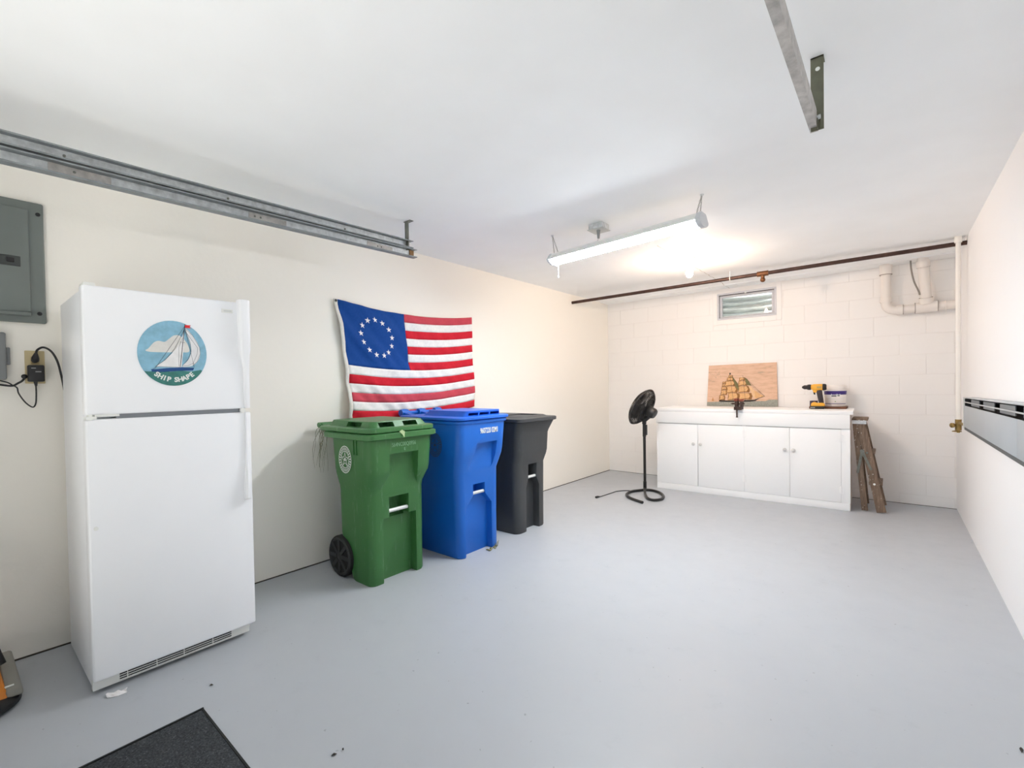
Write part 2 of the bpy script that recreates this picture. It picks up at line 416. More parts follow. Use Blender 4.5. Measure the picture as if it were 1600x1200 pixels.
# window: frame, sash, pane, then the corrugated well outside
win = bpy.data.objects.new('window_1', None); COL.objects.link(win); win.location = (-1.325, YB + 0.02, WZ0); LOC['window_1'] = Vector(win.location); struct(win)
fm = MB(); t_ = 0.022
for a, b, c, d in ((WX0, WX1, WZ1 - t_, WZ1), (WX0, WX1, WZ0, WZ0 + t_), (WX0, WX0 + t_, WZ0 + t_, WZ1 - t_), (WX1 - t_, WX1, WZ0 + t_, WZ1 - t_)):
    fm.box(a, b, YB - 0.012, YB + 0.09, c, d)
fm.build('window_frame', M_VINYL, win, bevel=0.003)
sh = MB(); a0, a1, c0, c1 = WX0 + t_ + 0.004, WX1 - t_ - 0.004, WZ0 + t_ + 0.004, WZ1 - t_ - 0.004; q = 0.026
for a, b, c, d in ((a0, a1, c1 - q, c1), (a0, a1, c0, c0 + q * 0.6), (a0, a0 + q, c0 + q * 0.6, c1 - q), (a1 - q, a1, c0 + q * 0.6, c1 - q)):
    sh.box(a, b, YB + 0.012, YB + 0.055, c, d)
sh.build('sash', M_VINYL, win, bevel=0.004)
MB().box(a0 + q - 0.004, a1 - q + 0.004, YB + 0.034, YB + 0.038, c0 + q * 0.6 - 0.004, c1 - q + 0.004).build('pane', M_GLASS, win, smooth=False)
MB().box(WX0 + t_, WX1 - t_, YB - 0.006, YB + 0.011, WZ1 - t_ - 0.005, WZ1 - t_).build('gasket', M_DARK, win)
MB().box(-1.335, -1.315, YB - 0.022, YB - 0.008, WZ1 - 0.03, WZ1 - 0.012).build('latch', M_WHITE_TRIM, win, bevel=0.003)
ww = MB(); secs = []; Rw = 0.62; nz = 60
M_WELL = mat('corrugated_well_steel', 'e8ebea', 0.4, 0.15, var=0.1, vscale=12)
for i in range(nz + 1):
    zz = 1.80 + 0.62 * i / nz; rr = 1 + 0.085 * sin(2 * pi * (zz - 1.8) / 0.075)
    secs.append((zz, rr))
rings = []
for zz, rr in secs:
    rings.append([ww.bm.verts.new((-1.325 + Rw * rr * cos(a * pi / 24), YB + 0.16 + Rw * 0.85 * rr * sin(a * pi / 24), zz)) for a in range(25)])
for a, b in zip(rings, rings[1:]):
    for i in range(24): ww._f((a[i], a[i + 1], b[i + 1], b[i]))
well = ww.build('window_well', M_WELL, loc=(-1.325, YB + 0.3, 1.8))
tag(well, 'curved corrugated steel window well seen through the small basement window', 'window well')
md = well.modifiers.new('thickness', 'SOLIDIFY'); md.thickness = 0.004
struct(MB().box(-3.2, 0.6, YB + 0.155, YB + 1.5, 1.70, 1.79).build('gravel_bed', M_CONC, smooth=False))

# ------------------------------------------------------------------ garage-door tracks
def c_section(mb, path, x_web, sgn, hgt=0.056, fl=0.040, th=0.0032):
    """C channel swept along a path in the y-z plane: web outside, flanges toward sgn."""
    P = [Vector((0, p[0], p[1])) for p in path]
    prof = [(0, 0), (fl, 0), (fl, 0.0065), (fl - th, 0.0065), (fl - th, th), (th, th), (th, hgt - th), (fl - th, hgt - th), (fl - th, hgt - 0.0065), (fl, hgt - 0.0065), (fl, hgt), (0, hgt)]
    rings = []
    for i, p in enumerate(P):
        d = (P[min(i + 1, len(P) - 1)] - P[max(i - 1, 0)]).normalized(); nrm = Vector((0, -d.z, d.y))
        rings.append([Vector((x_web + sgn * a, p.y, p.z)) + nrm * b for a, b in prof])
    vr_ = [[mb.bm.verts.new(p) for p in r] for r in rings]; n = len(prof)
    for a, b in zip(vr_, vr_[1:]):
        for i in range(n):
            mb.mi = 0 if i in (5, 11) else 1          # bright web; left track's flanges painted as if in shade
            mb._f((a[i], a[(i + 1) % n], b[(i + 1) % n], b[i]))
    mb.mi = 1; mb._f(list(reversed(vr_[0]))); mb._f(vr_[-1]); mb.mi = 0
def tracks(name, x_web, sgn, end_y, label, webmat, flm, double=True, fl=0.044):
    t = thing(name, (x_web, 1.0, 2.12), label, 'door track')
    lo = [(YF + 0.02, 0.02), (YF + 0.02, 1.75)]
    for k in range(1, 9):
        a = k / 8 * pi / 2; lo.append((YF + 0.02 + 0.38 * (1 - cos(a)), 1.75 + 0.38 * sin(a)))
    lo += [(0.6, 2.138), (1.3, 2.150), (end_y, 2.169)]
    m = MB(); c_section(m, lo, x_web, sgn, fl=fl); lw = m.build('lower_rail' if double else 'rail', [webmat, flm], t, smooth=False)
    upx = x_web
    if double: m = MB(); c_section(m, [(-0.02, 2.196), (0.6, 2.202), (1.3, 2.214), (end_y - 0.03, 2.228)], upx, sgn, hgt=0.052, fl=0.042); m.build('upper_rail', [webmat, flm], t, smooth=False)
    # riveted splice plates
    for y in () if not double else (0.28, 1.05, 1.78):
        MB().box(min(x_web + sgn * 0.0035, x_web + sgn * 0.006), max(x_web + sgn * 0.0035, x_web + sgn * 0.006), y, y + 0.20, 2.146 + 0.0145 * y, 2.182 + 0.0145 * y).build('splice_plate', M_GALV_PALE, t)
    for y in () if not double else (0.33, 0.36, 0.95, 1.08, 1.11, 1.62, 1.86, 1.89):
        c = Vector((x_web + sgn * 0.004, y, 2.164 + 0.0145 * y + (0.058 if y in (0.33, 0.95, 1.62) else 0)))
        MB().lathe([(0.0055, 0), (0.0055, 0.003), (0.002, 0.005)], c, Vector((sgn, 0, 0)), seg=10).build('bolt', M_GALV_DULL, t)
    return t
tl = tracks('door_track', -2.592, 1, 2.165, 'double galvanised garage-door track along the cream wall above the fridge', M_GALV, M_FLANGE_SHADE)
m = MB(); m.box(-2.597, -2.560, 2.098, 2.104, 2.215, ZC); m.box(-2.597, -2.592, 2.098, 2.118, 2.24, ZC); m.box(-2.61, -2.54, 2.098, 2.13, ZC - 0.004, ZC)
m.build('hanger_bracket', M_GALV_DULL, tl)
MB().box(-2.588, -2.583, 2.125, 2.163, 2.175, 2.222).build('rust_patch', M_RUST, tl)
tr = tracks('door_track', -0.200, -1, 2.09, 'pale weathered garage-door track hanging from the ceiling by an olive bracket', M_GALV_PALE, M_GALV_PALE, False, 0.025)
m = MB(); m.box(-0.219, -0.180, 2.048, 2.052, 2.155, ZC); m.box(-0.219, -0.180, 2.048, 2.095, ZC - 0.004, ZC); m.box(-0.199, -0.196, 2.03, 2.052, 2.155, 2.215)
hb = m.build('hanger_bracket', M_BRACKET, tr)
MB().cyl((-0.1975, 2.0485, ZC - 0.045), (-0.1975, 2.0465, ZC - 0.045), 0.007).build('bolt_hole', M_PRINT_W, tr)
MB().cyl((-0.199, 2.036, 2.195), (-0.188, 2.036, 2.195), 0.008, seg=6).build('bolt', M_GALV, tr)

# ------------------------------------------------------------------ fridge
FX0, FX1, FY0, FY1, FT = -3.055, -2.480, 0.355, 0.993, 1.690
GAP = 1.150
fr = thing('refrigerator', (-2.77, 0.67, 0), 'white top-freezer refrigerator with a round sailboat magnet standing by the left wall', 'refrigerator')
MB().box(FX0, FX1 - 0.068, FY0 + 0.004, FY1 - 0.004, 0.022, FT - 0.012).build('body', M_WHITE, fr, bevel=0.006)
m = MB(); m.box(FX1 - 0.066, FX1, FY0, FY1 - 0.012, GAP + 0.010, FT); fd = m.build('freezer_door', M_WHITE, fr, bevel=0.009, bseg=3)
m = MB(); m.box(FX1 - 0.066, FX1, FY0, FY1, 0.064, GAP - 0.008); ld = m.build('fridge_door', M_WHITE, fr, bevel=0.009, bseg=3)
MB().box(FX1 - 0.05, FX1 - 0.006, FY0 + 0.10, FY1 - 0.05, GAP - 0.009, GAP + 0.011).build('divider_strip', M_GREYSTRIP, fr)
MB().box(FX1 - 0.05, FX1 - 0.002, FY0 + 0.03, FY0 + 0.11, GAP + 0.001, GAP + 0.0105).build('hinge_shim', M_WHITE_TRIM, fr)
m = MB(); m.box(FX1 - 0.045, FX1 + 0.004, FY0 + 0.002, FY0 + 0.035, GAP - 0.008, GAP + 0.004); m.cyl((FX1 - 0.01, FY0 + 0.015, GAP - 0.012), (FX1 - 0.01, FY0 + 0.015, GAP + 0.012), 0.009)
m.build('middle_hinge', M_WHITE_TRIM, fr)
m = MB(); m.box(FX1 - 0.09, FX1 - 0.005, FY0 + 0.006, FY0 + 0.045, FT - 0.004, FT + 0.012); m.build('top_hinge', M_WHITE_TRIM, fr, bevel=0.004)
# handles: mouldings along the opening edge, each swelling into a grip
def handle(zs, par, name, flip):
    secs = []
    for zz, y0, dep in zs:
        x0 = FX1 - 0.006; y1 = flip
        secs.append([Vector(p) for p in ((x0, y0, zz), (x0 + dep * 0.8, y0, zz), (x0 + dep, y0 + 0.008, zz), (x0 + dep, y1 - 0.012, zz), (x0 + dep * 0.8, y1, zz), (x0, y1, zz))])
    mm = MB(); mm.loft(secs); return mm.build(name, M_WHITE, par, bevel=0.002)
handle([(GAP + 0.012, 0.962, 0.016), (1.36, 0.958, 0.020), (1.43, 0.945, 0.030), (1.455, 0.940, 0.044), (1.55, 0.938, 0.046), (FT + 0.008, 0.936, 0.046), (FT + 0.012, 0.940, 0.038)], fd, 'door_handle', FY1 - 0.006)
handle([(0.705, 0.951, 0.036), (0.715, 0.948, 0.042), (0.79, 0.950, 0.042), (0.84, 0.956, 0.028), (0.90, 0.961, 0.018), (GAP - 0.010, 0.963, 0.014)], ld, 'door_handle', 0.976)
m = MB(); m.cyl((FX1 - 0.004, 0.952, GAP + 0.001), (FX1 + 0.010, 0.952, GAP + 0.001), 0.012); m.build('handle_cap', M_WHITE_TRIM, fr)
npm = MB(); npm.box(FX1 - 0.001, FX1 + 0.003, 0.868, 0.918, 1.632, 1.650); npl = npm.build('nameplate', M_WHITE_TRIM, fd, bevel=0.001)
MB().box(FX1 + 0.0028, FX1 + 0.0038, 0.876, 0.912, 1.637, 1.645).build('nameplate_strip', M_SILVER, fd)
MB().lathe([(0.008, 0), (0.008, 0.005), (0.004, 0.007)], (FX1 - 0.001, 0.378, 0.695), (1, 0, 0), seg=12).build('plug_button', M_WHITE_TRIM, ld)
# kick grille
m = MB(); m.box(FX1 - 0.055, FX1 - 0.028, FY0 + 0.002, FY1 - 0.022, 0.018, 0.062); gr = m.build('grille', M_WHITE_TRIM, fr, bevel=0.003)
MB().box(FX1 - 0.030, FX1 - 0.0268, 0.445, 0.885, 0.024, 0.060).build('grille_opening', M_DARK, gr)
for i in range(4):
    zz = 0.0275 + i * 0.0098
    MB().box(FX1 - 0.0275, FX1 - 0.0235, 0.445, 0.885, zz - 0.0016, zz + 0.0016).build('grille_slat', M_WHITE_TRIM, gr)
for y in (0.47, 0.575, 0.68, 0.80): MB().box(FX1 - 0.0275, FX1 - 0.0233, y, y + 0.003, 0.024, 0.060).build('grille_rib', M_WHITE_TRIM, gr)
for y in (0.40, 0.95):
    for x in (-2.57, -3.0): MB().cyl((x, y, 0), (x, y, 0.03), 0.018).build('foot', M_BLACK, fr)

# round sailboat magnet on the freezer door (u to the right, v up, unit = radius)
MR = 0.1335; MC = Vector((FX1, 0.664, 1.424))
def uv(u, v, d=0.0): return Vector((MC.x + d, MC.y + u * MR, MC.z + v * MR * 1.10))
mg = thing('round_magnet', (MC.x, MC.y, MC.z), 'round blue sailboat magnet lettered SHIP SHAPE on the freezer door', 'magnet')
def mcol(n, c, v=0.06): return mat(n, c, 0.5, var=v, vscale=26)
def closed_curve(pts, n=4):
    out = []; k = len(pts)
    for i in range(k):
        p0, p1, p2, p3 = (Vector((*pts[(i + q) % k], 0)) for q in (-1, 0, 1, 2))
        for q in range(n):
            t = q / n; p = 0.5 * ((2 * p1) + (p2 - p0) * t + (2 * p0 - 5 * p1 + 4 * p2 - p3) * t * t + (3 * p1 - p0 - 3 * p2 + p3) * t ** 3); out.append((p.x, p.y))
    return out
def mpoly(name, pts, c, d, v=0.06):
    if name in ('cloud', 'jib_sail'): pts = closed_curve(pts)
    a = [uv(u, w, d) for u, w in pts]; mm = MB(); mm.prism(a, (0.0007, 0, 0)); return mm.build(name, mcol(name + '_ink', c, v), mg, smooth=False)
disc = [(cos(2 * pi * k / 56), sin(2 * pi * k / 56)) for k in range(56)]
mm = MB(); mm.prism([uv(u, v, 0.0005) for u, v in disc], (0.0025, 0, 0)); mm.build('disc', mcol('magnet_sky', '86b7ce', 0.14), mg)
sea = [(cos(a), sin(a)) for a in [radians(214 + k * (326 - 214 + 2) / 30) for k in range(31)]]
sea += [(0.8, -0.50), (0.5, -0.56), (0.2, -0.53), (-0.1, -0.57), (-0.4, -0.53), (-0.7, -0.57)]
mpoly('sea', sea, '3a7d76', 0.003, 0.18)
mpoly('cloud', [(-0.78, 0.06), (-0.70, 0.12), (-0.55, 0.30), (-0.42, 0.36), (-0.25, 0.34), (-0.14, 0.42), (0.0, 0.54), (0.12, 0.57), (0.22, 0.54), (0.36, 0.40), (0.45, 0.22), (0.45, 0.06), (0.2, 0.04), (-0.3, 0.02), (-0.66, 0.02)], 'dcdbd6', 0.003)
mpoly('jib_sail', [(0.36, 0.78), (0.55, 0.62), (0.74, 0.32), (0.80, 0.05), (0.74, -0.18), (0.60, -0.34), (0.44, -0.40), (0.24, -0.40), (0.42, -0.2), (0.52, 0.05), (0.50, 0.3)], 'e3e4e6', 0.0035)
mpoly('main_sail', [(0.33, 0.74), (0.20, 0.30), (0.0, 0.05), (-0.25, -0.22), (-0.52, -0.42), (0.12, -0.43), (0.22, -0.42), (0.30, 0.2)], 'e8e8e8', 0.0037)
mpoly('hull', [(-0.64, -0.50), (-0.52, -0.50), (-0.2, -0.46), (0.2, -0.43), (0.60, -0.44), (0.56, -0.52), (0.40, -0.53), (0.1, -0.54), (-0.3, -0.575), (-0.62, -0.575)], '1a4a86', 0.004, 0.1)
mpoly('pennant', [(0.355, 0.90), (0.53, 0.90), (0.49, 0.85), (0.53, 0.81), (0.355, 0.81)], 'd8232a', 0.004)
rig = [[(0.355, 0.93), (0.18, -0.42)], [(0.345, 0.86), (-0.52, -0.46), (-0.64, -0.52)], [(0.34, 0.78), (0.05, 0.16), (-0.22, -0.18), (-0.52, -0.42)],
       [(0.36, 0.78), (0.58, 0.58), (0.78, 0.22), (0.80, 0.02), (0.70, -0.24), (0.56, -0.36)], [(0.36, 0.76), (0.50, 0.35), (0.52, 0.08), (0.42, -0.18), (0.26, -0.36)],
       [(0.36, 0.72), (0.52, 0.0), (0.60, -0.42)], [(0.36, 0.70), (0.72, 0.2), (0.70, 0.0), (0.56, -0.32)], [(-0.52, -0.41), (0.16, -0.42)], [(0.28, 0.5), (0.16, 0.2), (0.14, -0.4)], [(0.19, 0.36), (0.34, 0.34)], [(0.24, -0.38), (0.42, -0.37), (0.6, -0.28)]]
mm = MB()
for k, ln in enumerate(rig):
    wd = 0.0016 if k == 0 else 0.0006
    for a, b in zip(ln, ln[1:]): mm.bar(uv(*a, 0.0042), uv(*b, 0.0042), wd * 1.6, 0.0006, Vector((0, 0.7, 0.7)))
mm.build('rigging', mcol('rigging_ink', '2b2f33'), mg, smooth=False)
letters = 'SHIP SHAPE'
for i, ch in enumerate(letters):
    if ch == ' ': continue
    a = radians(270 + (i - 4.5) * 8.6 - (3 if i > 4 else 0) + 1); c = uv(0.84 * cos(a) + 0.02, 0.82 * sin(a), 0.0042); tg = Vector((0, -sin(a), cos(a)))
    text_mesh('letter', ch, 0.029, M_PRINT_W, mg, frame(c, tg, Vector((0, -cos(a), -sin(a)))), bold=0.0011)

# ------------------------------------------------------------------ wheeled bins
def seal(parent, y, cx, cz, R, mt):
    """Round municipal seal printed on the bin's side (plane y, normal -y)."""
    p = lambda a, r: Vector((cx + R * r * cos(a) * 0.82, y, cz + R * r * sin(a)))
    m = MB()
    def annulus(r0, r1, n=40):
        for k in range(n):
            a, b = 2 * pi * k / n, 2 * pi * (k + 1) / n
            m.prism([p(a, r0), p(b, r0), p(b, r1), p(a, r1)], (0, -0.0008, 0))
    annulus(0.94, 1.0); annulus(0.58, 0.63)
    for k in range(26):                     # worn ring lettering reduced to ticks
        a = 2 * pi * k / 26 + 0.05
        m.prism([p(a, 0.68), p(a + 0.10, 0.68), p(a + 0.10, 0.89), p(a, 0.89)], (0, -0.0008, 0))
    st = []
    for k in range(10): st.append(p(pi / 2 + k * pi / 5, 0.56 if k % 2 == 0 else 0.25))
    for k in range(10):
        a, b = st[k], st[(k + 1) % 10]; c = Vector((cx, y, cz))
        m.prism([a, b, b * 0.8 + c * 0.2, a * 0.8 + c * 0.2], (0, -0.0008, 0))
    m.prism([p(k * pi / 6, 0.13) for k in range(12)], (0, -0.0008, 0))
    return m.build('city_seal', mt, parent, smooth=False)
def wheel(parent, c, R, wdt, side):
    m = MB(); ax = Vector((0, 1, 0))
    m.lathe([(R * 0.80, -wdt / 2), (R * 0.97, -wdt / 2), (R, -wdt * 0.3), (R, wdt * 0.3), (R * 0.97, wdt / 2), (R * 0.80, wdt / 2)], c, ax, 36)
    o = m.build('wheel', M_RUBBER, parent)
    m = MB(); c = Vector(c)
    yo = side * wdt * 0.42
    m.lathe([(R * 0.24, -0.01), (R * 0.24, 0.006), (R * 0.12, 0.012)], c + Vector((0, yo, 0)), Vector((0, side, 0)), 18)
    for k in range(8):
        a = 2 * pi * k / 8; d = Vector((cos(a), 0, sin(a)))
        m.bar(c + Vector((0, yo + side * 0.006, 0)) + d * R * 0.2, c + Vector((0, yo + side * 0.006, 0)) + d * R * 0.84, 0.024, 0.012, Vector((-sin(a), 0, cos(a))))
    m.ring(c + Vector((0, yo + side * 0.004, 0)), ax, R * 0.85, 0.010, 36, 6)
    m.build('hub', mat('wheel_hub', '2c2d2e', 0.6), o)
def make_bin(name, label, yc, P):
    b = thing(name, ((P['back'] + P['front']) / 2, yc, 0), label, 'trash bin', 'wheeled bins along the left wall')
    m = MB(); xf = P['front']; xb = P['back']
    secs = []
    for zz, xb_, xf_, hw, r in P['secs']: secs.append(rrect(xb + xb_, xf + xf_, yc - hw, yc + hw, r, zz))
    m.loft(secs)
    me = m.mesh('body', P['mat'], (0, 0, 0), smooth=False)
    res = boolean(me, [c(yc) for c in P['cuts']])
    bm = bmesh.new(); bm.from_mesh(res)
    bmesh.ops.remove_doubles(bm, verts=bm.verts, dist=0.0004)
    mb = MB(); mb.bm.free(); mb.bm = bm
    body = mb.build('body', P['mat'], b, bevel=P.get('bev', 0.006), bseg=2, ang=50)
    return b, body
def cut_box(x0, x1, hw, z0, z1, dy=0.0): return lambda yc: MB().box(x0, x1, yc + dy - hw, yc + dy + hw, z0, z1)
def cut_poly(x0, x1, pts): return lambda yc: MB().prism([(x0, yc + a, z) for a, z in pts], (x1 - x0, 0, 0))
def slab(x0, x1, y0, y1, r, z0, z1, rnd=0.008):
    m = MB(); m.loft([rrect(x0 + rnd, x1 - rnd, y0 + rnd, y1 - rnd, r, z0), rrect(x0, x1, y0, y1, r, z0 + rnd * 0.6), rrect(x0, x1, y0, y1, r, z1 - rnd * 0.6), rrect(x0 + rnd, x1 - rnd, y0 + rnd, y1 - rnd, r, z1)]); return m

# green bin
yc = 1.900; xf = -2.475; xb = -2.83
P = dict(front=xf, back=xb, mat=M_GREEN, secs=[
    (0.0, 0.135, 0, 0.215, 0.045), (0.012, 0.125, 0.004, 0.219, 0.045), (0.27, 0.012, 0.004, 0.222, 0.05), (0.30, 0.004, 0.004, 0.223, 0.05), (0.58, 0.0, 0.004, 0.228, 0.055), (0.615, -0.002, 0.008, 0.232, 0.055),
    (0.695, -0.012, 0.052, 0.250, 0.06), (0.73, -0.016, 0.058, 0.254, 0.06), (0.935, -0.024, 0.070, 0.264, 0.06)],
    cuts=[cut_poly(xf + 0.006, xf + 0.3, [(-0.105, 0.832), (0.125, 0.832), (0.125, 0.70), (0.165, 0.58), (-0.145, 0.58), (-0.105, 0.70)]),
          cut_poly(xf - 0.10, xf + 0.2, [(-0.075, 0.545), (0.085, 0.545), (0.085, 0.40), (-0.075, 0.40)]),
          cut_poly(xf - 0.055, xf + 0.2, [(-0.125, 0.415), (0.145, 0.415), (0.145, -0.05), (-0.125, -0.05)])])
gb, gbody = make_bin('wheeled_bin', 'green wheeled bin with a white round seal, nearest to the fridge', yc, P)
slab(xb - 0.10, xf + 0.098, yc - 0.283, yc + 0.283, 0.055, 0.930, 0.968).build('rim', M_GREEN_LID, gb)
pl = MB(); pl.loft([rrect(-2.955, -2.430, yc - 0.222, yc + 0.235, 0.04, 1.000), rrect(-2.935, -2.458, yc - 0.200, yc + 0.212, 0.04, 1.040)])
lidm = boolean(pl.mesh('l', M_GREEN_LID, (0, 0, 0), smooth=False), [cut_box(-2.53, -2.3, 0.058, 1.004, 1.034, d)(yc) for d in (-0.105, 0.085)] + [MB().box(-2.72, -2.56, yc - 0.3, yc - 0.155, 1.004, 1.034)])
mb = slab(-3.00, xf + 0.085, yc - 0.272, yc + 0.272, 0.055, 0.971, 1.003); mb.bm.from_mesh(lidm); lid = mb.build('lid', M_GREEN_LID, gb, ang=35)
m = MB(); m.tube([(-3.058, yc - 0.228, 1.0), (-3.058, yc + 0.228, 1.0)], 0.0175, 14)
for d in (-0.19, 0.0, 0.19): m.bar((-2.93, yc + d, 0.958), (-3.058, yc + d, 1.0), 0.045, 0.03)
m.build('handle', M_GREEN_LID, gb)
MB().cyl((xf - 0.016, yc - 0.08, 0.452), (xf - 0.016, yc + 0.09, 0.452), 0.0125, seg=14).build('catch_bar', M_SILVER, gb)
for s in (-1, 1): wheel(gb, (-2.800, yc + s * 0.215, 0.137), 0.137, 0.045, s)
MB().cyl((-2.800, yc - 0.21, 0.137), (-2.800, yc + 0.21, 0.137), 0.011).build('axle', M_GALV_DULL, gb)
m = MB(); m.box(-2.578, -2.566, yc - 0.270, yc - 0.245, 0.835, 0.930); m.box(-2.548, -2.536, yc - 0.270, yc - 0.245, 0.835, 0.930); m.build('side_rib', M_GREEN, gb, bevel=0.003)
seal(gb, yc - 0.2625, -2.672, 0.797, 0.088, M_PRINT_W)
text_mesh('stamped_number', 'S64NC00Q0956', 0.036, M_PRINT_G, gb, frame((xf + 0.0685, yc + 0.005, 0.888), (0, 1, 0), (0, 0, 1)), sx=0.80)
text_mesh('stamped_letter', 'E', 0.026, M_PRINT_G, gb, frame((xf + 0.0665, yc + 0.01, 0.855), (0, 1, 0), (0, 0, 1)))
seal_b = None
# blue bin
yc = 2.575; xf = -2.365; xb = -2.95
P = dict(front=xf, back=xb, mat=M_BLUE, bev=0.008, secs=[
    (0.0, 0.12, 0, 0.212, 0.055), (0.012, 0.11, 0.004, 0.216, 0.055), (0.28, 0.01, 0.004, 0.222, 0.06), (0.62, 0.0, 0.004, 0.230, 0.06),
    (0.735, -0.012, 0.040, 0.252, 0.06), (0.78, -0.015, 0.048, 0.255, 0.06), (0.985, -0.02, 0.066, 0.262, 0.06)],
    cuts=[cut_poly(xf + 0.006, xf + 0.3, [(-0.075, 0.835), (0.150, 0.835), (0.135, 0.66), (0.10, 0.60), (-0.10, 0.60), (-0.13, 0.66)]),
          cut_poly(xf - 0.10, xf + 0.2, [(-0.075, 0.525), (0.055, 0.525), (0.055, 0.435), (-0.075, 0.435)]),
          cut_poly(xf - 0.05, xf + 0.2, [(-0.075, 0.445), (0.055, 0.445), (0.13, 0.36), (0.13, -0.05), (-0.16, -0.05), (-0.16, 0.36)])])
bb, bbody = make_bin('wheeled_bin', 'blue wheeled bin with a white number, between the green and black bins', yc, P)
slab(-2.99, xf + 0.075, yc - 0.275, yc + 0.275, 0.055, 0.982, 1.008).build('rim', M_BLUE, bb)
pl = MB(); pl.loft([rrect(-2.80, -2.33, yc - 0.19, yc + 0.225, 0.035, 1.030), rrect(-2.75, -2.325, yc - 0.165, yc + 0.215, 0.03, 1.066), rrect(-2.75, -2.325, yc - 0.165, yc + 0.215, 0.03, 1.074)])
lidm = boolean(pl.mesh('l', M_BLUE_LID, (0, 0, 0), smooth=False), [cut_box(-2.42, -2.2, 0.053, 1.040, 1.060, d)(yc) for d in (-0.095, 0.025, 0.145)])
mb = slab(-2.97, xf + 0.088, yc - 0.285, yc + 0.285, 0.055, 1.010, 1.034); mb.bm.from_mesh(lidm); mb.build('lid', M_BLUE_LID, bb, ang=35)
m = MB(); m.tube([(-3.035, yc - 0.21, 1.045), (-3.035, yc + 0.21, 1.045)], 0.017, 12)
for d in (-0.18, 0.0, 0.18): m.bar((-2.90, yc + d, 1.02), (-3.035, yc + d, 1.045), 0.05, 0.03); m.lathe([(0.028, -0.035), (0.032, 0), (0.028, 0.035)], (-3.02, yc + d, 1.047), (0, 1, 0), 14)
m.build('handle', M_BLUE, bb)
MB().cyl((xf - 0.014, yc - 0.085, 0.456), (xf - 0.014, yc + 0.065, 0.456), 0.0125, seg=14).build('catch_bar', M_SILVER, bb)
for s in (-1, 1): wheel(bb, (-2.925, yc + s * 0.215, 0.137), 0.137, 0.045, s)
MB().cyl((-2.925, yc - 0.21, 0.137), (-2.925, yc + 0.21, 0.137), 0.011).build('axle', M_GALV_DULL, bb)
seal(bb, yc - 0.2610, -2.565, 0.825, 0.088, M_PRINT_D)
text_mesh('number', '9607220 02M1', 0.056, M_PRINT_W, bb, frame((xf + 0.0625, yc + 0.052, 0.922), (0, 1, 0), (0, 0, 1)), sx=0.60, bold=0.0010)
# black bin
yc = 3.262; xf = -2.385; xb = -2.82
P = dict(front=xf, back=xb, mat=M_BLACK_BIN, bev=0.008, secs=[
    (0.0, 0.13, 0, 0.205, 0.055), (0.012, 0.12, 0.004, 0.209, 0.055), (0.28, 0.01, 0.006, 0.213, 0.06), (0.58, 0.0, 0.010, 0.216, 0.06),
    (0.655, -0.008, 0.036, 0.226, 0.06), (0.69, -0.012, 0.042, 0.230, 0.06), (0.84, -0.016, 0.048, 0.238, 0.06), (0.865, -0.018, 0.056, 0.243, 0.06), (0.945, -0.03, 0.090, 0.268, 0.06)],
    cuts=[cut_poly(xf - 0.10, xf + 0.2, [(-0.055, 0.575), (0.070, 0.575), (0.070, 0.45), (-0.055, 0.45)]),
          cut_poly(xf - 0.06, xf + 0.2, [(-0.05, 0.46), (0.065, 0.46), (0.105, 0.38), (0.105, -0.05), (-0.085, -0.05), (-0.085, 0.38)])])
kb, kbody = make_bin('wheeled_bin', 'black wheeled bin, farthest from the fridge, with a scuffed lid', yc, P)
pl = MB(); pl.loft([rrect(-2.90, -2.33, yc - 0.20, yc + 0.235, 0.05, 0.978), rrect(-2.88, -2.37, yc - 0.17, yc + 0.215, 0.05, 0.995)])
lidm = boolean(pl.mesh('l', M_BLACK_BIN, (0, 0, 0), smooth=False), [MB().box(-2.62, -2.40, yc - 0.11, yc + 0.17, 0.986, 1.1)])
mb = slab(-2.97, xf + 0.112, yc - 0.282, yc + 0.282, 0.06, 0.948, 0.981); mb.bm.from_mesh(lidm); mb.build('lid', M_BLACK_BIN, kb, ang=35)
m = MB(); m.tube([(-3.02, yc - 0.20, 0.985), (-3.02, yc + 0.20, 0.985)], 0.016, 12)
for d in (-0.18, 0.18): m.bar((-2.90, yc + d, 0.955), (-3.02, yc + d, 0.985), 0.05, 0.03)
m.build('handle', M_BLACK_BIN, kb)
MB().cyl((xf - 0.014, yc - 0.065, 0.460), (xf - 0.014, yc + 0.080, 0.460), 0.0125, seg=14).build('catch_bar', M_SILVER, kb)
for s in (-1, 1): wheel(kb, (-2.790, yc + s * 0.205, 0.137), 0.137, 0.045, s)
MB().cyl((-2.790, yc - 0.20, 0.137), (-2.790, yc + 0.20, 0.137), 0.011).build('axle', M_GALV_DULL, kb)

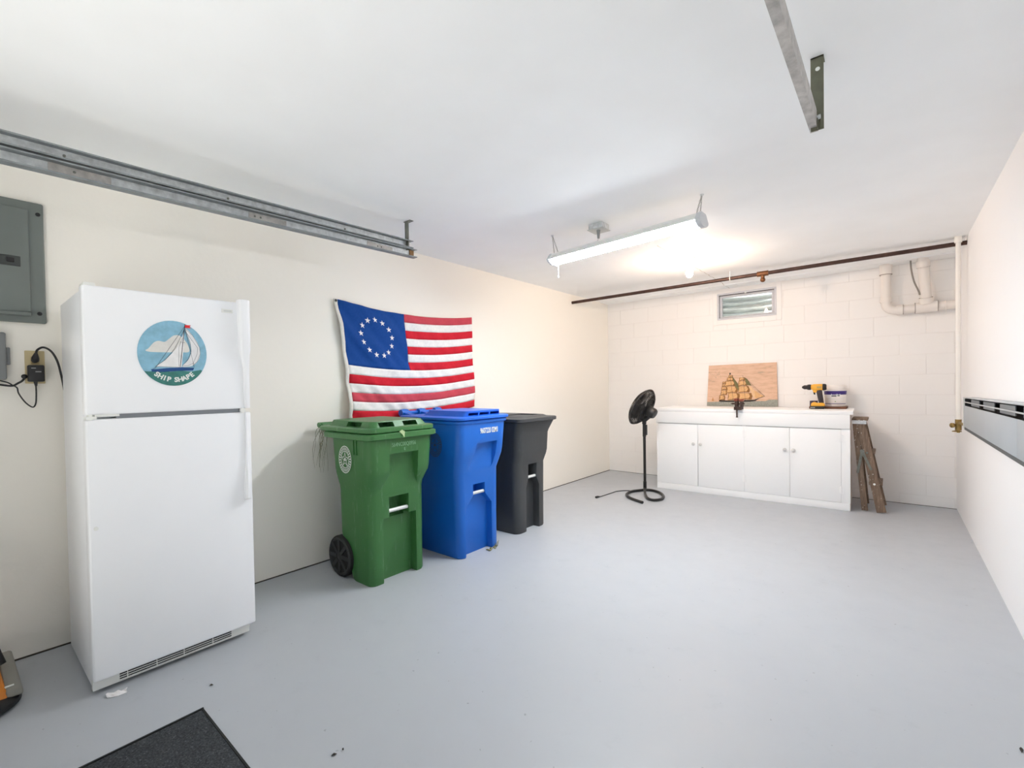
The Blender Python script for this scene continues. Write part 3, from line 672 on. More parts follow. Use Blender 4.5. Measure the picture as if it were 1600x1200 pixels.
# dry grass caught under the green bin's handle, and a leaf under its lid
m = MB()
for k in range(15):
    x0 = -3.03 + random.uniform(-0.025, 0.03); y0 = 1.70 + random.uniform(-0.025, 0.03); L = random.uniform(0.12, 0.33); dx = random.uniform(-0.065, 0.03)
    pts = []
    for i in range(7):
        s = i / 6; pts.append((x0 + dx * sin(s * 2.2) * 1.0 - 0.0 * s, y0 - 0.03 * s + 0.012 * sin(6 * s + k), 0.985 - L * s ** 1.2 + 0.02 * sin(pi * s)))
    m.tube(pts, [0.0016 * (1 - 0.7 * i / 6) for i in range(7)], 4)
tag(m.build('dry_grass', M_STRAW, loc=(-3.03, 1.69, 0.98)), 'wisp of dry grass hanging from the green bin handle', 'grass', kind='stuff')
m = MB(); m.prism([(-2.380, 1.845, 0.973), (-2.372, 1.862, 0.985), (-2.370, 1.882, 0.972), (-2.366, 1.874, 0.935), (-2.368, 1.862, 0.955)], (0.002, 0.001, 0)); tag(m.build('leaf', M_LEAF, loc=(-2.372, 1.865, 0.97)), 'small pale leaf caught under the green bin lid', 'leaf')
m = MB()
for k in range(16):
    m.sphere((-2.352 + random.uniform(-0.006, 0.03), 2.70 + random.uniform(-0.07, 0.045), 0.006), random.uniform(0.004, 0.009), (1, 1.3, 0.7), 6, 4)
for k in range(5): m.tube([(-2.34 + random.uniform(0, 0.01), 2.70 + 0.01 * k, 0.006), (-2.335, 2.705 + 0.012 * k, 0.035 + 0.004 * k)], 0.0015, 4)
tag(m.build('leaf_litter', M_STRAW, loc=(-2.345, 2.69, 0)), 'crumbs of dead leaves at the blue bin front corner', 'debris', kind='stuff')

# ------------------------------------------------------------------ flag
FXW = XL + 0.012
def fpos(u, v, off=0.0):     # u along the fly, v down the hoist
    yl = 1.868 + 0.092 * (1 - (1 - v) ** 2.2); yr = 3.312 + 0.02 * v
    zt = 1.912 + (1.926 - 1.912) * u; zb = 1.018 + (1.058 - 1.018) * u
    s = 4 * u * (1 - u); sag = 0.052 * s * (1 - 0.25 * v)
    y = yl + (yr - yl) * u; z_ = zt + (zb - zt) * v - sag
    wv = 0.010 * sin(20 * u + 9 * v) * (0.25 + v) + 0.013 * abs(sin(33 * u - 23 * v)) * max(0, v - 0.10) * (1.15 - 0.95 * u) + 0.009 * sin(17 * u - 20 * v) * (1 - u) + 0.004 * sin(58 * u - 30 * v) * (1 - 0.6 * u) + 0.012 * (1 + sin(5 * u + 1.2)) * (0.3 + 0.5 * v)
    return Vector((FXW + 0.008 + wv + off, y, z_))
flag = thing('flag', (XL + 0.01, 2.5, 1.0), 'thirteen-star red, white and blue flag pinned to the wall behind the bins', 'flag')
def fgrid(u0, u1, v0, v1, nu, nv, fn, off=0.0):
    m = MB(); G = [[m.bm.verts.new(fpos(u0 + (u1 - u0) * i / nu, v0 + (v1 - v0) * j / nv, off)) for i in range(nu + 1)] for j in range(nv + 1)]
    for j in range(nv):
        for i in range(nu):
            m.mi = fn(j); m._f((G[j][i], G[j + 1][i], G[j + 1][i + 1], G[j][i + 1]))
    return m
def solid(o, t=0.0012):
    md = o.modifiers.new('cloth', 'SOLIDIFY'); md.thickness = t; md.offset = 0; return o
CU = 0.425; CV = 7 / 13
for i in range(13):
    u0 = CU if i < 7 else 0.0
    mt = M_FWHITE if i % 2 else (M_FRED2 if i in (0, 10) else M_FRED)
    solid(fgrid(u0, 1, i / 13, (i + 1) / 13, 56, 4, lambda j: 0).build('stripe', mt, flag, ang=80))
solid(fgrid(0, CU, 0, CV, 40, 26, lambda j: 0).build('canton', M_FBLUE, flag, ang=80))
hd = MB(); G = []
for j in range(27):
    v = j / 26; p = fpos(0, v); q_ = p + Vector((0.002, -0.030, 0.002)); G.append((hd.bm.verts.new(q_), hd.bm.verts.new(p)))
for a, b in zip(G, G[1:]): hd._f((a[0], b[0], b[1], a[1]))
hdr = solid(hd.build('hoist_band', M_CANVAS, flag, ang=80), 0.003)
MB().ring(fpos(0, 0.012) + Vector((0.004, -0.014, 0)), (1, 0, 0), 0.009, 0.003, 18, 6).build('grommet', M_GALV_DULL, flag)
MB().lathe([(0.004, 0), (0.006, 0.006), (0.002, 0.008)], fpos(0, 0.012) + Vector((0.0, -0.014, 0)), (1, 0, 0), 10).build('nail', M_DARK, flag)
uc, vc = 0.212, 0.262
for k in range(13):
    a = 2 * pi * k / 13 + 0.12; cu_, cv_ = uc + 0.102 * cos(a), vc - 0.160 * sin(a)
    pts = []
    for q in range(10):
        rr = 0.0245 if q % 2 == 0 else 0.0098; b = pi / 2 + q * pi / 5
        pts.append(fpos(cu_ + rr * cos(b) / 1.42, cv_ - rr * sin(b) / 0.89, 0.0022))
    c = fpos(cu_, cv_, 0.0024); m = MB(); vc0 = m.bm.verts.new(c); vs = [m.bm.verts.new(p) for p in pts]
    for i in range(10): m._f((vc0, vs[i], vs[(i + 1) % 10]))
    m.build('star', M_FWHITE, flag, smooth=False)

# ------------------------------------------------------------------ electrical things on the left wall
ep = thing('breaker_panel', (XL, 0.14, 1.87), 'grey metal breaker panel with a latched door on the left wall', 'electrical panel')
MB().box(XL, XL + 0.022, -0.075, 0.316, 1.588, 2.163).build('panel_cover', M_PANEL, ep, bevel=0.008, bseg=3)
dr = MB().box(XL + 0.020, XL + 0.036, -0.03, 0.262, 1.635, 2.120).build('panel_door', M_PANEL, ep, bevel=0.004)
MB().box(XL + 0.034, XL + 0.039, 0.10, 0.232, 1.846, 1.893).build('latch_plate', M_PANEL_D, dr, bevel=0.002)
MB().box(XL + 0.038, XL + 0.046, 0.186, 0.212, 1.862, 1.882).build('latch', M_BLACK, dr, bevel=0.002)
MB().box(XL + 0.020, XL + 0.044, -0.03, 0.264, 1.618, 1.636).build('door_hinge', M_PANEL, ep, bevel=0.005)
for y, zz in ((0.296, 2.108), (0.292, 1.634), (-0.05, 2.108), (-0.05, 1.634)): MB().lathe([(0.009, 0), (0.009, 0.003), (0.004, 0.006)], (XL + 0.0215, y, zz), (1, 0, 0), 14).build('screw', M_DARK, ep)
gx = thing('transformer_box', (XL, 0.12, 1.42), 'small grey plastic box below the breaker panel', 'box')
MB().box(XL, XL + 0.045, 0.04, 0.176, 1.318, 1.535).build('case', M_GREYBOX, gx, bevel=0.008, bseg=3)
MB().box(XL, XL + 0.022, 0.17, 0.190, 1.388, 1.468).build('side_tab', M_GREYBOX, gx, bevel=0.004)
ot = thing('wall_outlet', (XL, 0.272, 1.38), 'almond wall outlet plate beside the refrigerator', 'outlet')
MB().box(XL, XL + 0.007, 0.237, 0.306, 1.30, 1.457).build('cover_plate', M_ALMOND, ot, bevel=0.003)
MB().box(XL + 0.006, XL + 0.010, 0.257, 0.287, 1.395, 1.430).build('socket', mat('almond_socket', 'b3a074', 0.5), ot, bevel=0.003)
ad = thing('power_adapter', (XL + 0.03, 0.272, 1.35), 'square black power adapter plugged into the almond outlet', 'adapter')
MB().box(XL + 0.0105, XL + 0.058, 0.243, 0.300, 1.308, 1.387).build('adapter_case', M_BLACK, ad, bevel=0.006, bseg=3)
MB().box(XL + 0.0575, XL + 0.0588, 0.254, 0.270, 1.370, 1.374).build('printed_line', mat('grey_print', '8a8a8a', 0.6), ad)
MB().box(XL + 0.0575, XL + 0.0588, 0.268, 0.288, 1.353, 1.358).build('printed_line', mat('grey_print2', '8a8a8a', 0.6), ad)
MB().cyl((XL + 0.03, 0.270, 1.310), (XL + 0.03, 0.271, 1.288), 0.008, 0.004, 10).build('strain_relief', M_BLACK, ad)
def smooth_path(pts, n=6):
    pts = [Vector(p) for p in pts]; out = []
    for i in range(len(pts) - 1):
        p0, p1, p2, p3 = pts[max(i - 1, 0)], pts[i], pts[i + 1], pts[min(i + 2, len(pts) - 1)]
        for k in range(n):
            t = k / n; out.append(0.5 * ((2 * p1) + (p2 - p0) * t + (2 * p0 - 5 * p1 + 4 * p2 - p3) * t * t + (3 * p1 - p0 - 3 * p2 + p3) * t ** 3))
    out.append(pts[-1]); return out
c2 = [(0.271, 1.29), (0.271, 1.243), (0.268, 1.203), (0.257, 1.188), (0.234, 1.211), (0.213, 1.253), (0.208, 1.28), (0.194, 1.292), (0.174, 1.307), (0.120, 1.325)]
MB().tube(smooth_path([(XL + 0.025, *p) for p in c2]), 0.003, 8).build('adapter_cord', M_BLACK, ad)
pc = MB().tube([(XL + 0.03, 0.43, 1.0), (XL + 0.03, 0.44, 0.9), (XL + 0.04, 0.46, 0.6)], 0.0048, 8).build('power_cord', M_BLACK, fr); pc['label'] = 'black power cord'
m = MB(); m.tube([(XL + 0.0105, 0.271, 1.412), (XL + 0.03, 0.271, 1.412), (XL + 0.036, 0.271, 1.422), (XL + 0.036, 0.274, 1.445)], [0.014, 0.015, 0.014, 0.006], 12); m.build('plug', M_BLACK, pc)
c1 = [(XL + 0.036, 0.274, 1.440), (XL + 0.035, 0.279, 1.460), (XL + 0.034, 0.300, 1.473), (XL + 0.033, 0.327, 1.455), (XL + 0.033, 0.348, 1.406), (XL + 0.032, 0.362, 1.328), (XL + 0.03, 0.374, 1.24), (XL + 0.03, 0.40, 1.12), (XL + 0.03, 0.43, 1.0)]
MB().tube(smooth_path(c1), 0.0048, 8).build('cable', M_BLACK, pc)
lc = MB().tube([(XL + 0.030, 0.10, 1.320), (XL + 0.033, 0.12, 1.303)], 0.0045, 8).build('lead_cord', M_BLACK, gx); lc['label'] = 'thick black lead'
MB().tube(smooth_path([(XL + 0.033, *p) for p in [(0.236, 1.331), (0.225, 1.313), (0.21, 1.301), (0.194, 1.290), (0.169, 1.292), (0.12, 1.303)]]), 0.0045, 8).build('cable', M_BLACK, lc)
MB().sphere((XL + 0.038, 0.232, 1.333), 0.011).build('plug', M_BLACK, lc)

# power tool cut by the left edge
pt = thing('power_tool', (-2.82, 0.08, 0), 'grey and orange power tool with a black base in the corner by the fridge', 'power tool')
m = MB(); m.lathe([(0.125, 0.0), (0.14, 0.010), (0.14, 0.030), (0.12, 0.042), (0.05, 0.046)], (-2.745, 0.028, 0), seg=36); m.build('base', M_BLACK, pt)
m = MB(); m.hexa([(-2.96, -0.10, 0.044), (-2.69, -0.10, 0.044), (-2.68, 0.128, 0.040), (-2.96, 0.118, 0.044), (-2.97, -0.10, 0.110), (-2.71, -0.10, 0.078), (-2.70, 0.122, 0.070), (-2.97, 0.105, 0.118)]); m.build('body', M_ORANGE, pt, bevel=0.008)
m = MB(); m.hexa([(-2.995, 0.112, 0.050), (-2.68, 0.122, 0.036), (-2.68, 0.172, 0.036), (-2.995, 0.165, 0.050), (-2.995, 0.108, 0.115), (-2.69, 0.118, 0.064), (-2.69, 0.168, 0.064), (-2.995, 0.155, 0.115)]); m.build('cover', M_TOOLGREY, pt, bevel=0.010, bseg=3)
MB().box(-2.728, -2.718, 0.118, 0.146, 0.0665, 0.0715).build('bright_tab', M_PRINT_W, pt)
m = MB(); m.cyl((-2.80, 0.110, 0.135), (-2.93, -0.02, 0.58), 0.022); m.build('handle', M_BLACK, pt)

# mat and paper scrap, crumbs
mt_ = thing('door_mat', (-1.7, 0.30, 0), 'charcoal carpet mat on the grey floor in front of the camera', 'mat')
m = MB(); m.hexa([(-2.038, -0.16, 0.0), (-1.15, -0.16, 0.0), (-1.15, 0.603, 0), (-2.052, 0.611, 0), (-2.038, -0.16, 0.008), (-1.15, -0.16, 0.008), (-1.15, 0.603, 0.008), (-2.052, 0.611, 0.008)]); m.build('pile', M_MAT, mt_, bevel=0.002)
m = MB()
for a, b_ in (((-2.046, -0.16), (-2.060, 0.62)), ((-2.060, 0.615), (-1.142, 0.608)), ((-1.146, 0.608), (-1.146, -0.16))):
    m.bar((*a, 0.0045), (*b_, 0.0045), 0.007, 0.009, Vector((0, 0, 1)).cross(Vector((b_[0] - a[0], b_[1] - a[1], 0)).normalized()))
m.build('binding', M_MATEDGE, mt_)
m = MB(); pp = []
G = []
for i in range(7):
    row = []
    for j in range(4):
        s = i / 6; x = -2.465 + 0.03 * (j / 3 - 0.5) + 0.01 * sin(3 * s) + 0.02 * s; y = 0.393 + 0.062 * s + 0.004 * sin(j * 2)
        row.append(m.bm.verts.new((x + random.uniform(-.003, .003), y, 0.0015 + random.uniform(0, 0.008) * (j in (1, 2)) + 0.007 * abs(sin(2.4 * s + j)) * (j in (1, 2)))))
    G.append(row)
for a, b_ in zip(G, G[1:]):
    for j in range(3): m._f((a[j], a[j + 1], b_[j + 1], b_[j]))
ps = m.build('paper_scrap', M_PAPER, loc=(-2.48, 0.42, 0), smooth=False); tag(ps, 'crumpled white paper scrap under the fridge front corner', 'scrap'); solid(ps, 0.002)
CR = [(-2.205, 0.688, 0.014, 'dark flake on the floor in front of the fridge grille'), (-1.455, 0.815, 0.018, 'dark elongated crumb on the floor right of the mat, the longer one'),
      (-1.452, 0.855, 0.008, 'tiny dark crumb on the floor just beyond the longer crumb'), (-1.390, 0.735, 0.011, 'dark crumb on the floor nearest the mat right edge'), (0.330, 2.285, 0.03, 'dark leaf scrap on the floor at the far lower right by the white wall')]
for x, y, L, lb in CR:
    m = MB(); a = random.uniform(0, pi); m.tube([(x, y, 0.003), (x + L * 0.5 * cos(a), y + L * 0.5 * sin(a), 0.005), (x + L * cos(a), y + L * sin(a), 0.003)], [0.001, 0.0032 + L * 0.06, 0.001], 6)
    tag(m.build('crumb', M_CRUMB, loc=(x, y, 0)), lb, 'debris', 'crumbs on the floor')

# ------------------------------------------------------------------ lights
lamp = thing('fluorescent_fixture', (-1.43, 3.0, 2.2), 'glowing white fluorescent shop light hung on chains from the ceiling', 'ceiling light')
A = Vector((-1.985, 3.045, 2.205)); B = Vector((-0.868, 3.00, 2.232)); d = (B - A).normalized(); n1 = Vector((-d.y, d.x, 0)).normalized(); n2 = d.cross(n1)
def lp(t, a, b): return A + (B - A) * t + n1 * a + n2 * b
m = MB(); prof = [(-0.035, 0.052), (0.035, 0.052), (0.040, 0.040), (0.078, 0.008), (0.078, 0.002), (0.072, 0.002), (0.036, 0.034), (-0.036, 0.034), (-0.072, 0.002), (-0.078, 0.002), (-0.078, 0.008), (-0.040, 0.040)]
m.loft([[lp(0, a, b) for a, b in prof], [lp(1, a, b) for a, b in prof]]); m.build('housing', M_WHITE_TRIM, lamp, smooth=False)
m = MB(); lens = [(0.070 * cos(a), -0.014 + 0.024 * -sin(a) + 0.012) for a in [pi * k / 12 for k in range(13)]]; lens = [(0.066 * cos(pi * k / 14), 0.004 - 0.030 * sin(pi * k / 14)) for k in range(15)]
m.loft([[lp(0.012, a, b) for a, b in lens], [lp(0.975, a, b) for a, b in lens]]); m.build('glowing_lens', M_LENS, lamp)
for t0, t1 in ((-0.006, 0.010), (0.978, 1.004)):
    m = MB(); pr = [(-0.037, 0.054), (0.037, 0.054), (0.080, 0.006), (0.070, -0.012), (0.03, -0.030), (-0.03, -0.030), (-0.070, -0.012), (-0.080, 0.006)]
    m.loft([[lp(t0, a, b) for a, b in pr], [lp(t1, a, b) for a, b in pr]]); m.build('end_cap', mat('grey_white_cap', 'd2d6d9', 0.5), lamp)
for t0, hook in ((0.03, Vector((-2.005, 3.07, ZC))), (0.975, Vector((-0.888, 3.045, ZC)))):
    m = MB()
    for s in (-0.03, 0.03):
        a = lp(t0, s, 0.052); nl = max(4, int((hook - a).length / 0.016))
        for k in range(nl):
            p = a.lerp(hook, (k + 0.5) / nl); dirv = (hook - a).normalized()
            sd = dirv.orthogonal().normalized() if k % 2 else dirv.cross(dirv.orthogonal()).normalized()
            m.tube([p - dirv * 0.010 + sd * 0.000, p - dirv * 0.005 + sd * 0.0035, p + dirv * 0.005 + sd * 0.0035, p + dirv * 0.010], 0.0011, 4)
            m.tube([p - dirv * 0.010, p - dirv * 0.005 - sd * 0.0035, p + dirv * 0.005 - sd * 0.0035, p + dirv * 0.010], 0.0011, 4)
    m.build('chain', M_GALV_DULL, lamp)
    MB().lathe([(0.012, 0), (0.012, -0.004), (0.004, -0.012)], hook, seg=12).build('ceiling_hook', M_GALV, lamp)
m = MB(); q0 = lp(0.06, -0.03, -0.02); m.tube([q0, q0 + Vector((0, 0, -0.10))], 0.0018, 6); m.lathe([(0.002, 0), (0.006, -0.012), (0.004, -0.022)], q0 + Vector((0, 0, -0.10)), seg=10); m.build('pull_cord', M_PRINT_W, lamp)
jb = thing('junction_box', (-1.62, 3.09, ZC), 'small grey metal ceiling outlet box above the shop light', 'outlet box')
MB().box(-1.675, -1.565, 3.04, 3.15, ZC - 0.040, ZC).build('box', M_GALV, jb, bevel=0.004)
MB().box(-1.682, -1.558, 3.033, 3.157, ZC - 0.046, ZC - 0.040).build('cover', mat('box_cover', 'c3c8c9', 0.4, 0.5), jb, bevel=0.002)
pcord = MB().tube([(-1.90, 3.045, ZC - 0.158), (-1.93, 3.045, ZC - 0.162)], 0.0028, 6).build('power_cord', mat('pale_cable', 'c9cacb', 0.5), lamp)
MB().cyl((-1.615, 3.08, ZC - 0.046), (-1.615, 3.08, ZC - 0.105), 0.014, 0.008).build('plug', mat('grey_plug', '8c9092', 0.5), pcord)
MB().tube(smooth_path([(-1.615, 3.08, ZC - 0.10), (-1.63, 3.075, ZC - 0.13), (-1.70, 3.06, ZC - 0.145), (-1.80, 3.05, ZC - 0.150), (-1.90, 3.045, ZC - 0.158)]), 0.0028, 6).build('cable', bpy.data.materials['pale_cable'], pcord)
bl = thing('bare_bulb', (-1.43, 4.50, ZC), 'lit bare bulb in a white porcelain holder by the iron pipe', 'ceiling light')
MB().lathe([(0.055, 0), (0.055, -0.012), (0.045, -0.035), (0.030, -0.045), (0.028, -0.06)], (-1.43, 4.50, ZC), seg=28).build('lamp_holder', M_PORC, bl)
MB().lathe([(0.013, -0.058), (0.014, -0.080), (0.022, -0.10), (0.030, -0.125), (0.031, -0.145), (0.026, -0.165), (0.014, -0.177), (0.001, -0.180)], (-1.43, 4.50, ZC), seg=24).build('bulb_glass', M_BULB, bl)

# ------------------------------------------------------------------ pipes at the back
ip = thing('iron_pipe', (-1.3, 5.34, 2.34), 'long dark iron pipe running across under the ceiling', 'pipe')
P0 = Vector((XL, 5.237, 2.314)); P1 = Vector((XR, 5.445, 2.369)); pd = (P1 - P0).normalized()
pp = lambda t: P0 + (P1 - P0) * t
def tx(x): return (x - P0.x) / (P1.x - P0.x)
MB().cyl(P0, P1, 0.0185, seg=16).build('pipe', M_IRON, ip)
tj = Vector((-0.985, 5.36, 0)); tp = pp(tx(-0.985))
m = MB(); m.cyl(tp - pd * 0.05, tp + pd * 0.05, 0.026); m.cyl(tp, tp - Vector((0, 0.0, 0.05)), 0.017); m.build('tee_fitting', M_COPPER, ip)
MB().sphere(tp - Vector((0, 0, 0.062)), 0.024).build('valve_cap', M_COPPER, ip)
for x in (-1.285,):
    c = pp(tx(x)); m = MB(); m.ring(c, pd, 0.023, 0.004, 20, 6); m.bar(c + Vector((0, 0, 0.022)), Vector((c.x, c.y, ZC)), 0.006, 0.012, Vector((1, 0, 0))); m.build('pipe_strap', M_PRINT_W, ip)
vp = thing('riser_pipe', (0.426, 5.40, 0.87), 'thin white riser pipe from the ceiling to the radiator valve', 'pipe')
MB().cyl((0.4248, 5.385, 0.90), (0.4248, 5.385, ZC), 0.016, seg=16).build('pipe', M_PIPEW, vp)
MB().cyl((0.4248, 5.385, ZC - 0.05), (0.4248, 5.385, ZC - 0.001), 0.024, seg=18).build('ceiling_collar', M_PIPEW, vp)
m = MB(); m.cyl((0.4248, 5.385, 0.825), (0.4248, 5.385, 0.915), 0.020); m.cyl((0.4248, 5.385, 0.805), (0.4248, 5.385, 0.83), 0.010); m.cyl((0.426, 5.40, 0.865), (0.392, 5.372, 0.865), 0.011); m.lathe([(0.012, -0.008), (0.020, -0.006), (0.020, 0.006), (0.012, 0.010)], (0.388, 5.37, 0.866), (-0.8, -0.6, 0), 12); m.lathe([(0.030, 0), (0.030, 0.006), (0.018, 0.010)], (0.416, 5.39, 0.812), seg=16)
m.cyl((0.426, 5.40, 0.885), (0.452, 5.145, 0.885), 0.011); m.build('valve', M_BRASS, vp)
dp = thing('drain_pipe', (0.2, 6.12, 1.95), 'white painted drain pipes with couplings in the back right corner', 'pipe')
YD = YB - 0.085
m = MB(); rP = 0.0405
arc = [(-0.035, YD, 2.40), (-0.035, YD, 2.10)] + [(-0.035 + 0.075 * (1 - cos(a)), YD, 2.020 - 0.075 * sin(a)) for a in [pi / 2 * k / 8 for k in range(9)]] + [(0.12, YD, 1.945), (XR, YD, 1.953)]
m.tube(arc, rP, 18); m.build('pipe', M_PVC, dp)
m = MB()
m.cyl((-0.035, YD, 2.31), (-0.035, YD, 2.41), rP + 0.010); m.build('coupling', M_PVC, dp)
MB().cyl((-0.035, YD, 2.075), (-0.035, YD, 2.03), rP + 0.008).build('coupling', M_PVC, dp)
MB().cyl((0.045, YD, 1.945), (0.095, YD, 1.946), rP + 0.008).build('coupling', M_PVC, dp)
m = MB(); m.cyl((0.185, YD, 1.947), (0.345, YD, 1.951), rP + 0.010); m.cyl((0.2615, YD - 0.02, 2.035), (0.264, YD - 0.008, 1.98), rP + 0.011); m.build('tee_fitting', M_PVC, dp)
m = MB(); m.cyl((0.235, YD - 0.10, 2.415), (0.262, YD - 0.015, 2.00), rP, rP + 0.003); m.build('branch_pipe', M_PVC, dp)
m = MB(); m.cyl((0.2365, YD - 0.095, 2.385), (0.2405, YD - 0.082, 2.325), rP + 0.010); m.build('coupling', M_PVC, dp)
m = MB(); m.bar((0.40, YD - 0.044, 1.93), (0.40, YD - 0.044, 1.86), 0.012, 0.004); m.ring((0.40, YD, 1.952), (1, 0, 0), rP + 0.003, 0.004, 24, 6); m.build('pipe_hanger', M_PIPEW, dp)
M_GRIME = mat('joint_grime', 'a89f97', 0.7)
def jring(a, d, r): MB().cyl(Vector(a) - Vector(d) * 0.003, Vector(a) + Vector(d) * 0.003, r, seg=20).build('joint_line', M_GRIME, dp)
jring((0.096, YD, 1.946), (1, 0, 0), rP + 0.009); jring((0.184, YD, 1.947), (1, 0, 0), rP + 0.011); jring((0.346, YD, 1.951), (1, 0, 0), rP + 0.011)
jring((-0.035, YD, 2.309), (0, 0, 1), rP + 0.011); jring((0.2612, YD - 0.022, 2.038), (0.008, 0.03, -0.13), rP + 0.0118); jring((0.2408, YD - 0.081, 2.322), (0.013, 0.04, -0.19), rP + 0.011)
wr = MB(); wr.tube(smooth_path([(0.150, YD - 0.05, ZC), (0.155, YD - 0.055, 2.32), (0.175, YD - 0.06, 2.20), (0.205, YD - 0.06, 2.11), (0.215, YD - 0.06, 2.065)]), 0.007, 8)
tag(wr.build('hanging_wire', mat('grey_wire', '8f8a84', 0.6), loc=(0.15, YD - 0.05, ZC)), 'short grey wire hanging between the two drain pipes', 'wire')

# ------------------------------------------------------------------ wall convector
rd = thing('radiator', (XR, 3.4, 1.0), 'long grey wall convector radiator on the white right wall', 'radiator')
RX = 0.433; RY1, RY0 = 5.12, 1.40
def zt(y, z0, k=0.0145): return z0 + (5.06 - y) * k
def rbox(x0, x1, y0, y1, za, zb, ka, kb):
    m = MB(); m.hexa([(x0, y0, zt(y0, za, ka)), (x1, y0, zt(y0, za, ka)), (x1, y1, zt(y1, za, ka)), (x0, y1, zt(y1, za, ka)), (x0, y0, zt(y0, zb, kb)), (x1, y0, zt(y0, zb, kb)), (x1, y1, zt(y1, zb, kb)), (x0, y1, zt(y1, zb, kb))]); return m
rbox(XR - 0.006, XR, RY0, RY1 - 0.002, 0.862, 1.108, 0.005, 0.0145).build('back_plate', M_RAD_D, rd, smooth=False)
for a, b_ in ((3.145, RY1), (RY0, 3.139)):
    rbox(RX - 0.004, XR, a, b_, 1.100, 1.108, 0.0145, 0.0145).build('top_cover', M_RAD_TOP, rd, bevel=0.002)
for a, b_ in ((3.112, RY1 - 0.016), (RY0, 3.108)):
    rbox(RX, RX + 0.005, a, b_, 0.878, 1.042, 0.005, 0.011).build('front_panel', M_RAD, rd, bevel=0.0015)
MB().box(RX + 0.006, XR, RY1 - 0.020, RY1 - 0.0125, 0.866, 1.096).build('inner_shade', M_RAD_D, rd)
rbox(RX + 0.001, RX + 0.004, RY0, RY1 - 0.01, 1.066, 1.073, 0.0125, 0.0125).build('middle_rail', M_RAD_TOP, rd)
rbox(RX + 0.003, XR - 0.006, RY0, RY1 - 0.012, 0.856, 0.876, 0.005, 0.005).build('bottom_lip', mat('radiator_lip', '4c5052', 0.5), rd)
k = 0
y = RY1 - 0.34
while y > RY0 + 0.2:
    rbox(RX + 0.010, RX + 0.014, y - 0.40, y, 1.050, 1.092, 0.0115, 0.0145).build('damper', mat('radiator_damper', '74797c', 0.5) if k == 0 else bpy.data.materials['radiator_damper'], rd); y -= 0.58; k += 1
MB().box(RX - 0.003, XR, RY1 - 0.012, RY1, 0.862, 1.098).build('end_cap', M_WHITE_TRIM, rd)

# ------------------------------------------------------------------ workbench cabinet
CA = Vector((-2.144, 5.492, 0)); ct = Vector((0.9995, 0.032, 0)); cn = Vector((0.032, -0.9995, 0)); CW = 1.845
def cp(s, dpt, z_): return CA + ct * s - cn * dpt + Vector((0, 0, z_))        # dpt = behind the front face
def cbox(m, s0, s1, d0, d1, z0, z1):
    m.hexa([cp(s0, d0, z0), cp(s1, d0, z0), cp(s1, d1, z0), cp(s0, d1, z0), cp(s0, d0, z1), cp(s1, d0, z1), cp(s1, d1, z1), cp(s0, d1, z1)]); return m
CD = 0.655
cab = thing('workbench_cabinet', (-1.22, 5.84, 0), 'long white wooden cabinet with four doors against the back wall', 'cabinet')
m = MB(); cbox(m, 0.0, CW, 0.022, CD, 0.0, 0.925); m.build('carcass', M_CAB, cab, bevel=0.003)
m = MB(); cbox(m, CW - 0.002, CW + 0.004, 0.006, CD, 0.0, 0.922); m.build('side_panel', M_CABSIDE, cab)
m = MB(); cbox(m, -0.006, CW + 0.028, -0.0125, CD, 0.9225, 0.960); m.build('worktop', M_CAB, cab, bevel=0.004)
m = MB(); cbox(m, -0.004, CW + 0.004, -0.012, 0.022, 0.788, 0.922); m.build('front_apron', M_CAB, cab, bevel=0.003)
m = MB(); cbox(m, 0.0, CW, 0.0, 0.022, 0.0, 0.072); m.build('base_rail', M_CAB, cab, bevel=0.003)
for s in (0.0, 0.925, CW - 0.065):
    w_ = 0.07 if s != 0.925 else 0.03
    m = MB(); cbox(m, s, s + w_ if s else 0.018, 0.002, 0.022, 0.072, 0.788); m.build('stile', M_CAB, cab, bevel=0.002)
m = MB(); cbox(m, 0.02, CW - 0.02, 0.0205, 0.0225, 0.072, 0.788); m.build('shadow_gap', mat('gap_shade', 'dcdad8', 0.8), cab)
m = MB(); cbox(m, 0.4645, 0.4735, 0.0185, 0.0212, 0.082, 0.50); m.build('open_gap_shade_strip', mat('open_gap_shade', '4a4846', 0.9), cab)
for i, (a, b_, ks) in enumerate(((0.0175, 0.4665, 0.425), (0.4715, 0.9415, 0.502), (0.9435, 1.3565, 1.318), (1.3590, 1.779, 1.392))):
    m = MB(); cbox(m, a, b_, -0.004 if i else 0.0, 0.020, 0.0745, 0.780); dd = m.build('door', M_CAB, cab, bevel=0.003)
    kn = MB(); kn.lathe([(0.007, 0), (0.007, 0.010), (0.0165, 0.016), (0.018, 0.023), (0.012, 0.029), (0.001, 0.031)], cp(ks, -0.004 if i else 0.0, 0.556), cn, 18); kn.build('knob', M_KNOB, dd)
for s, z0 in ((0.943, 0.66), (0.943, 0.18), (1.781, 0.66), (1.781, 0.16)):
    m = MB(); cbox(m, s - 0.02, s + 0.02, -0.006, -0.002, z0, z0 + 0.07); m.cyl(cp(s, -0.007, z0), cp(s, -0.007, z0 + 0.07), 0.004, seg=8); m.build('hinge', M_CAB, cab)
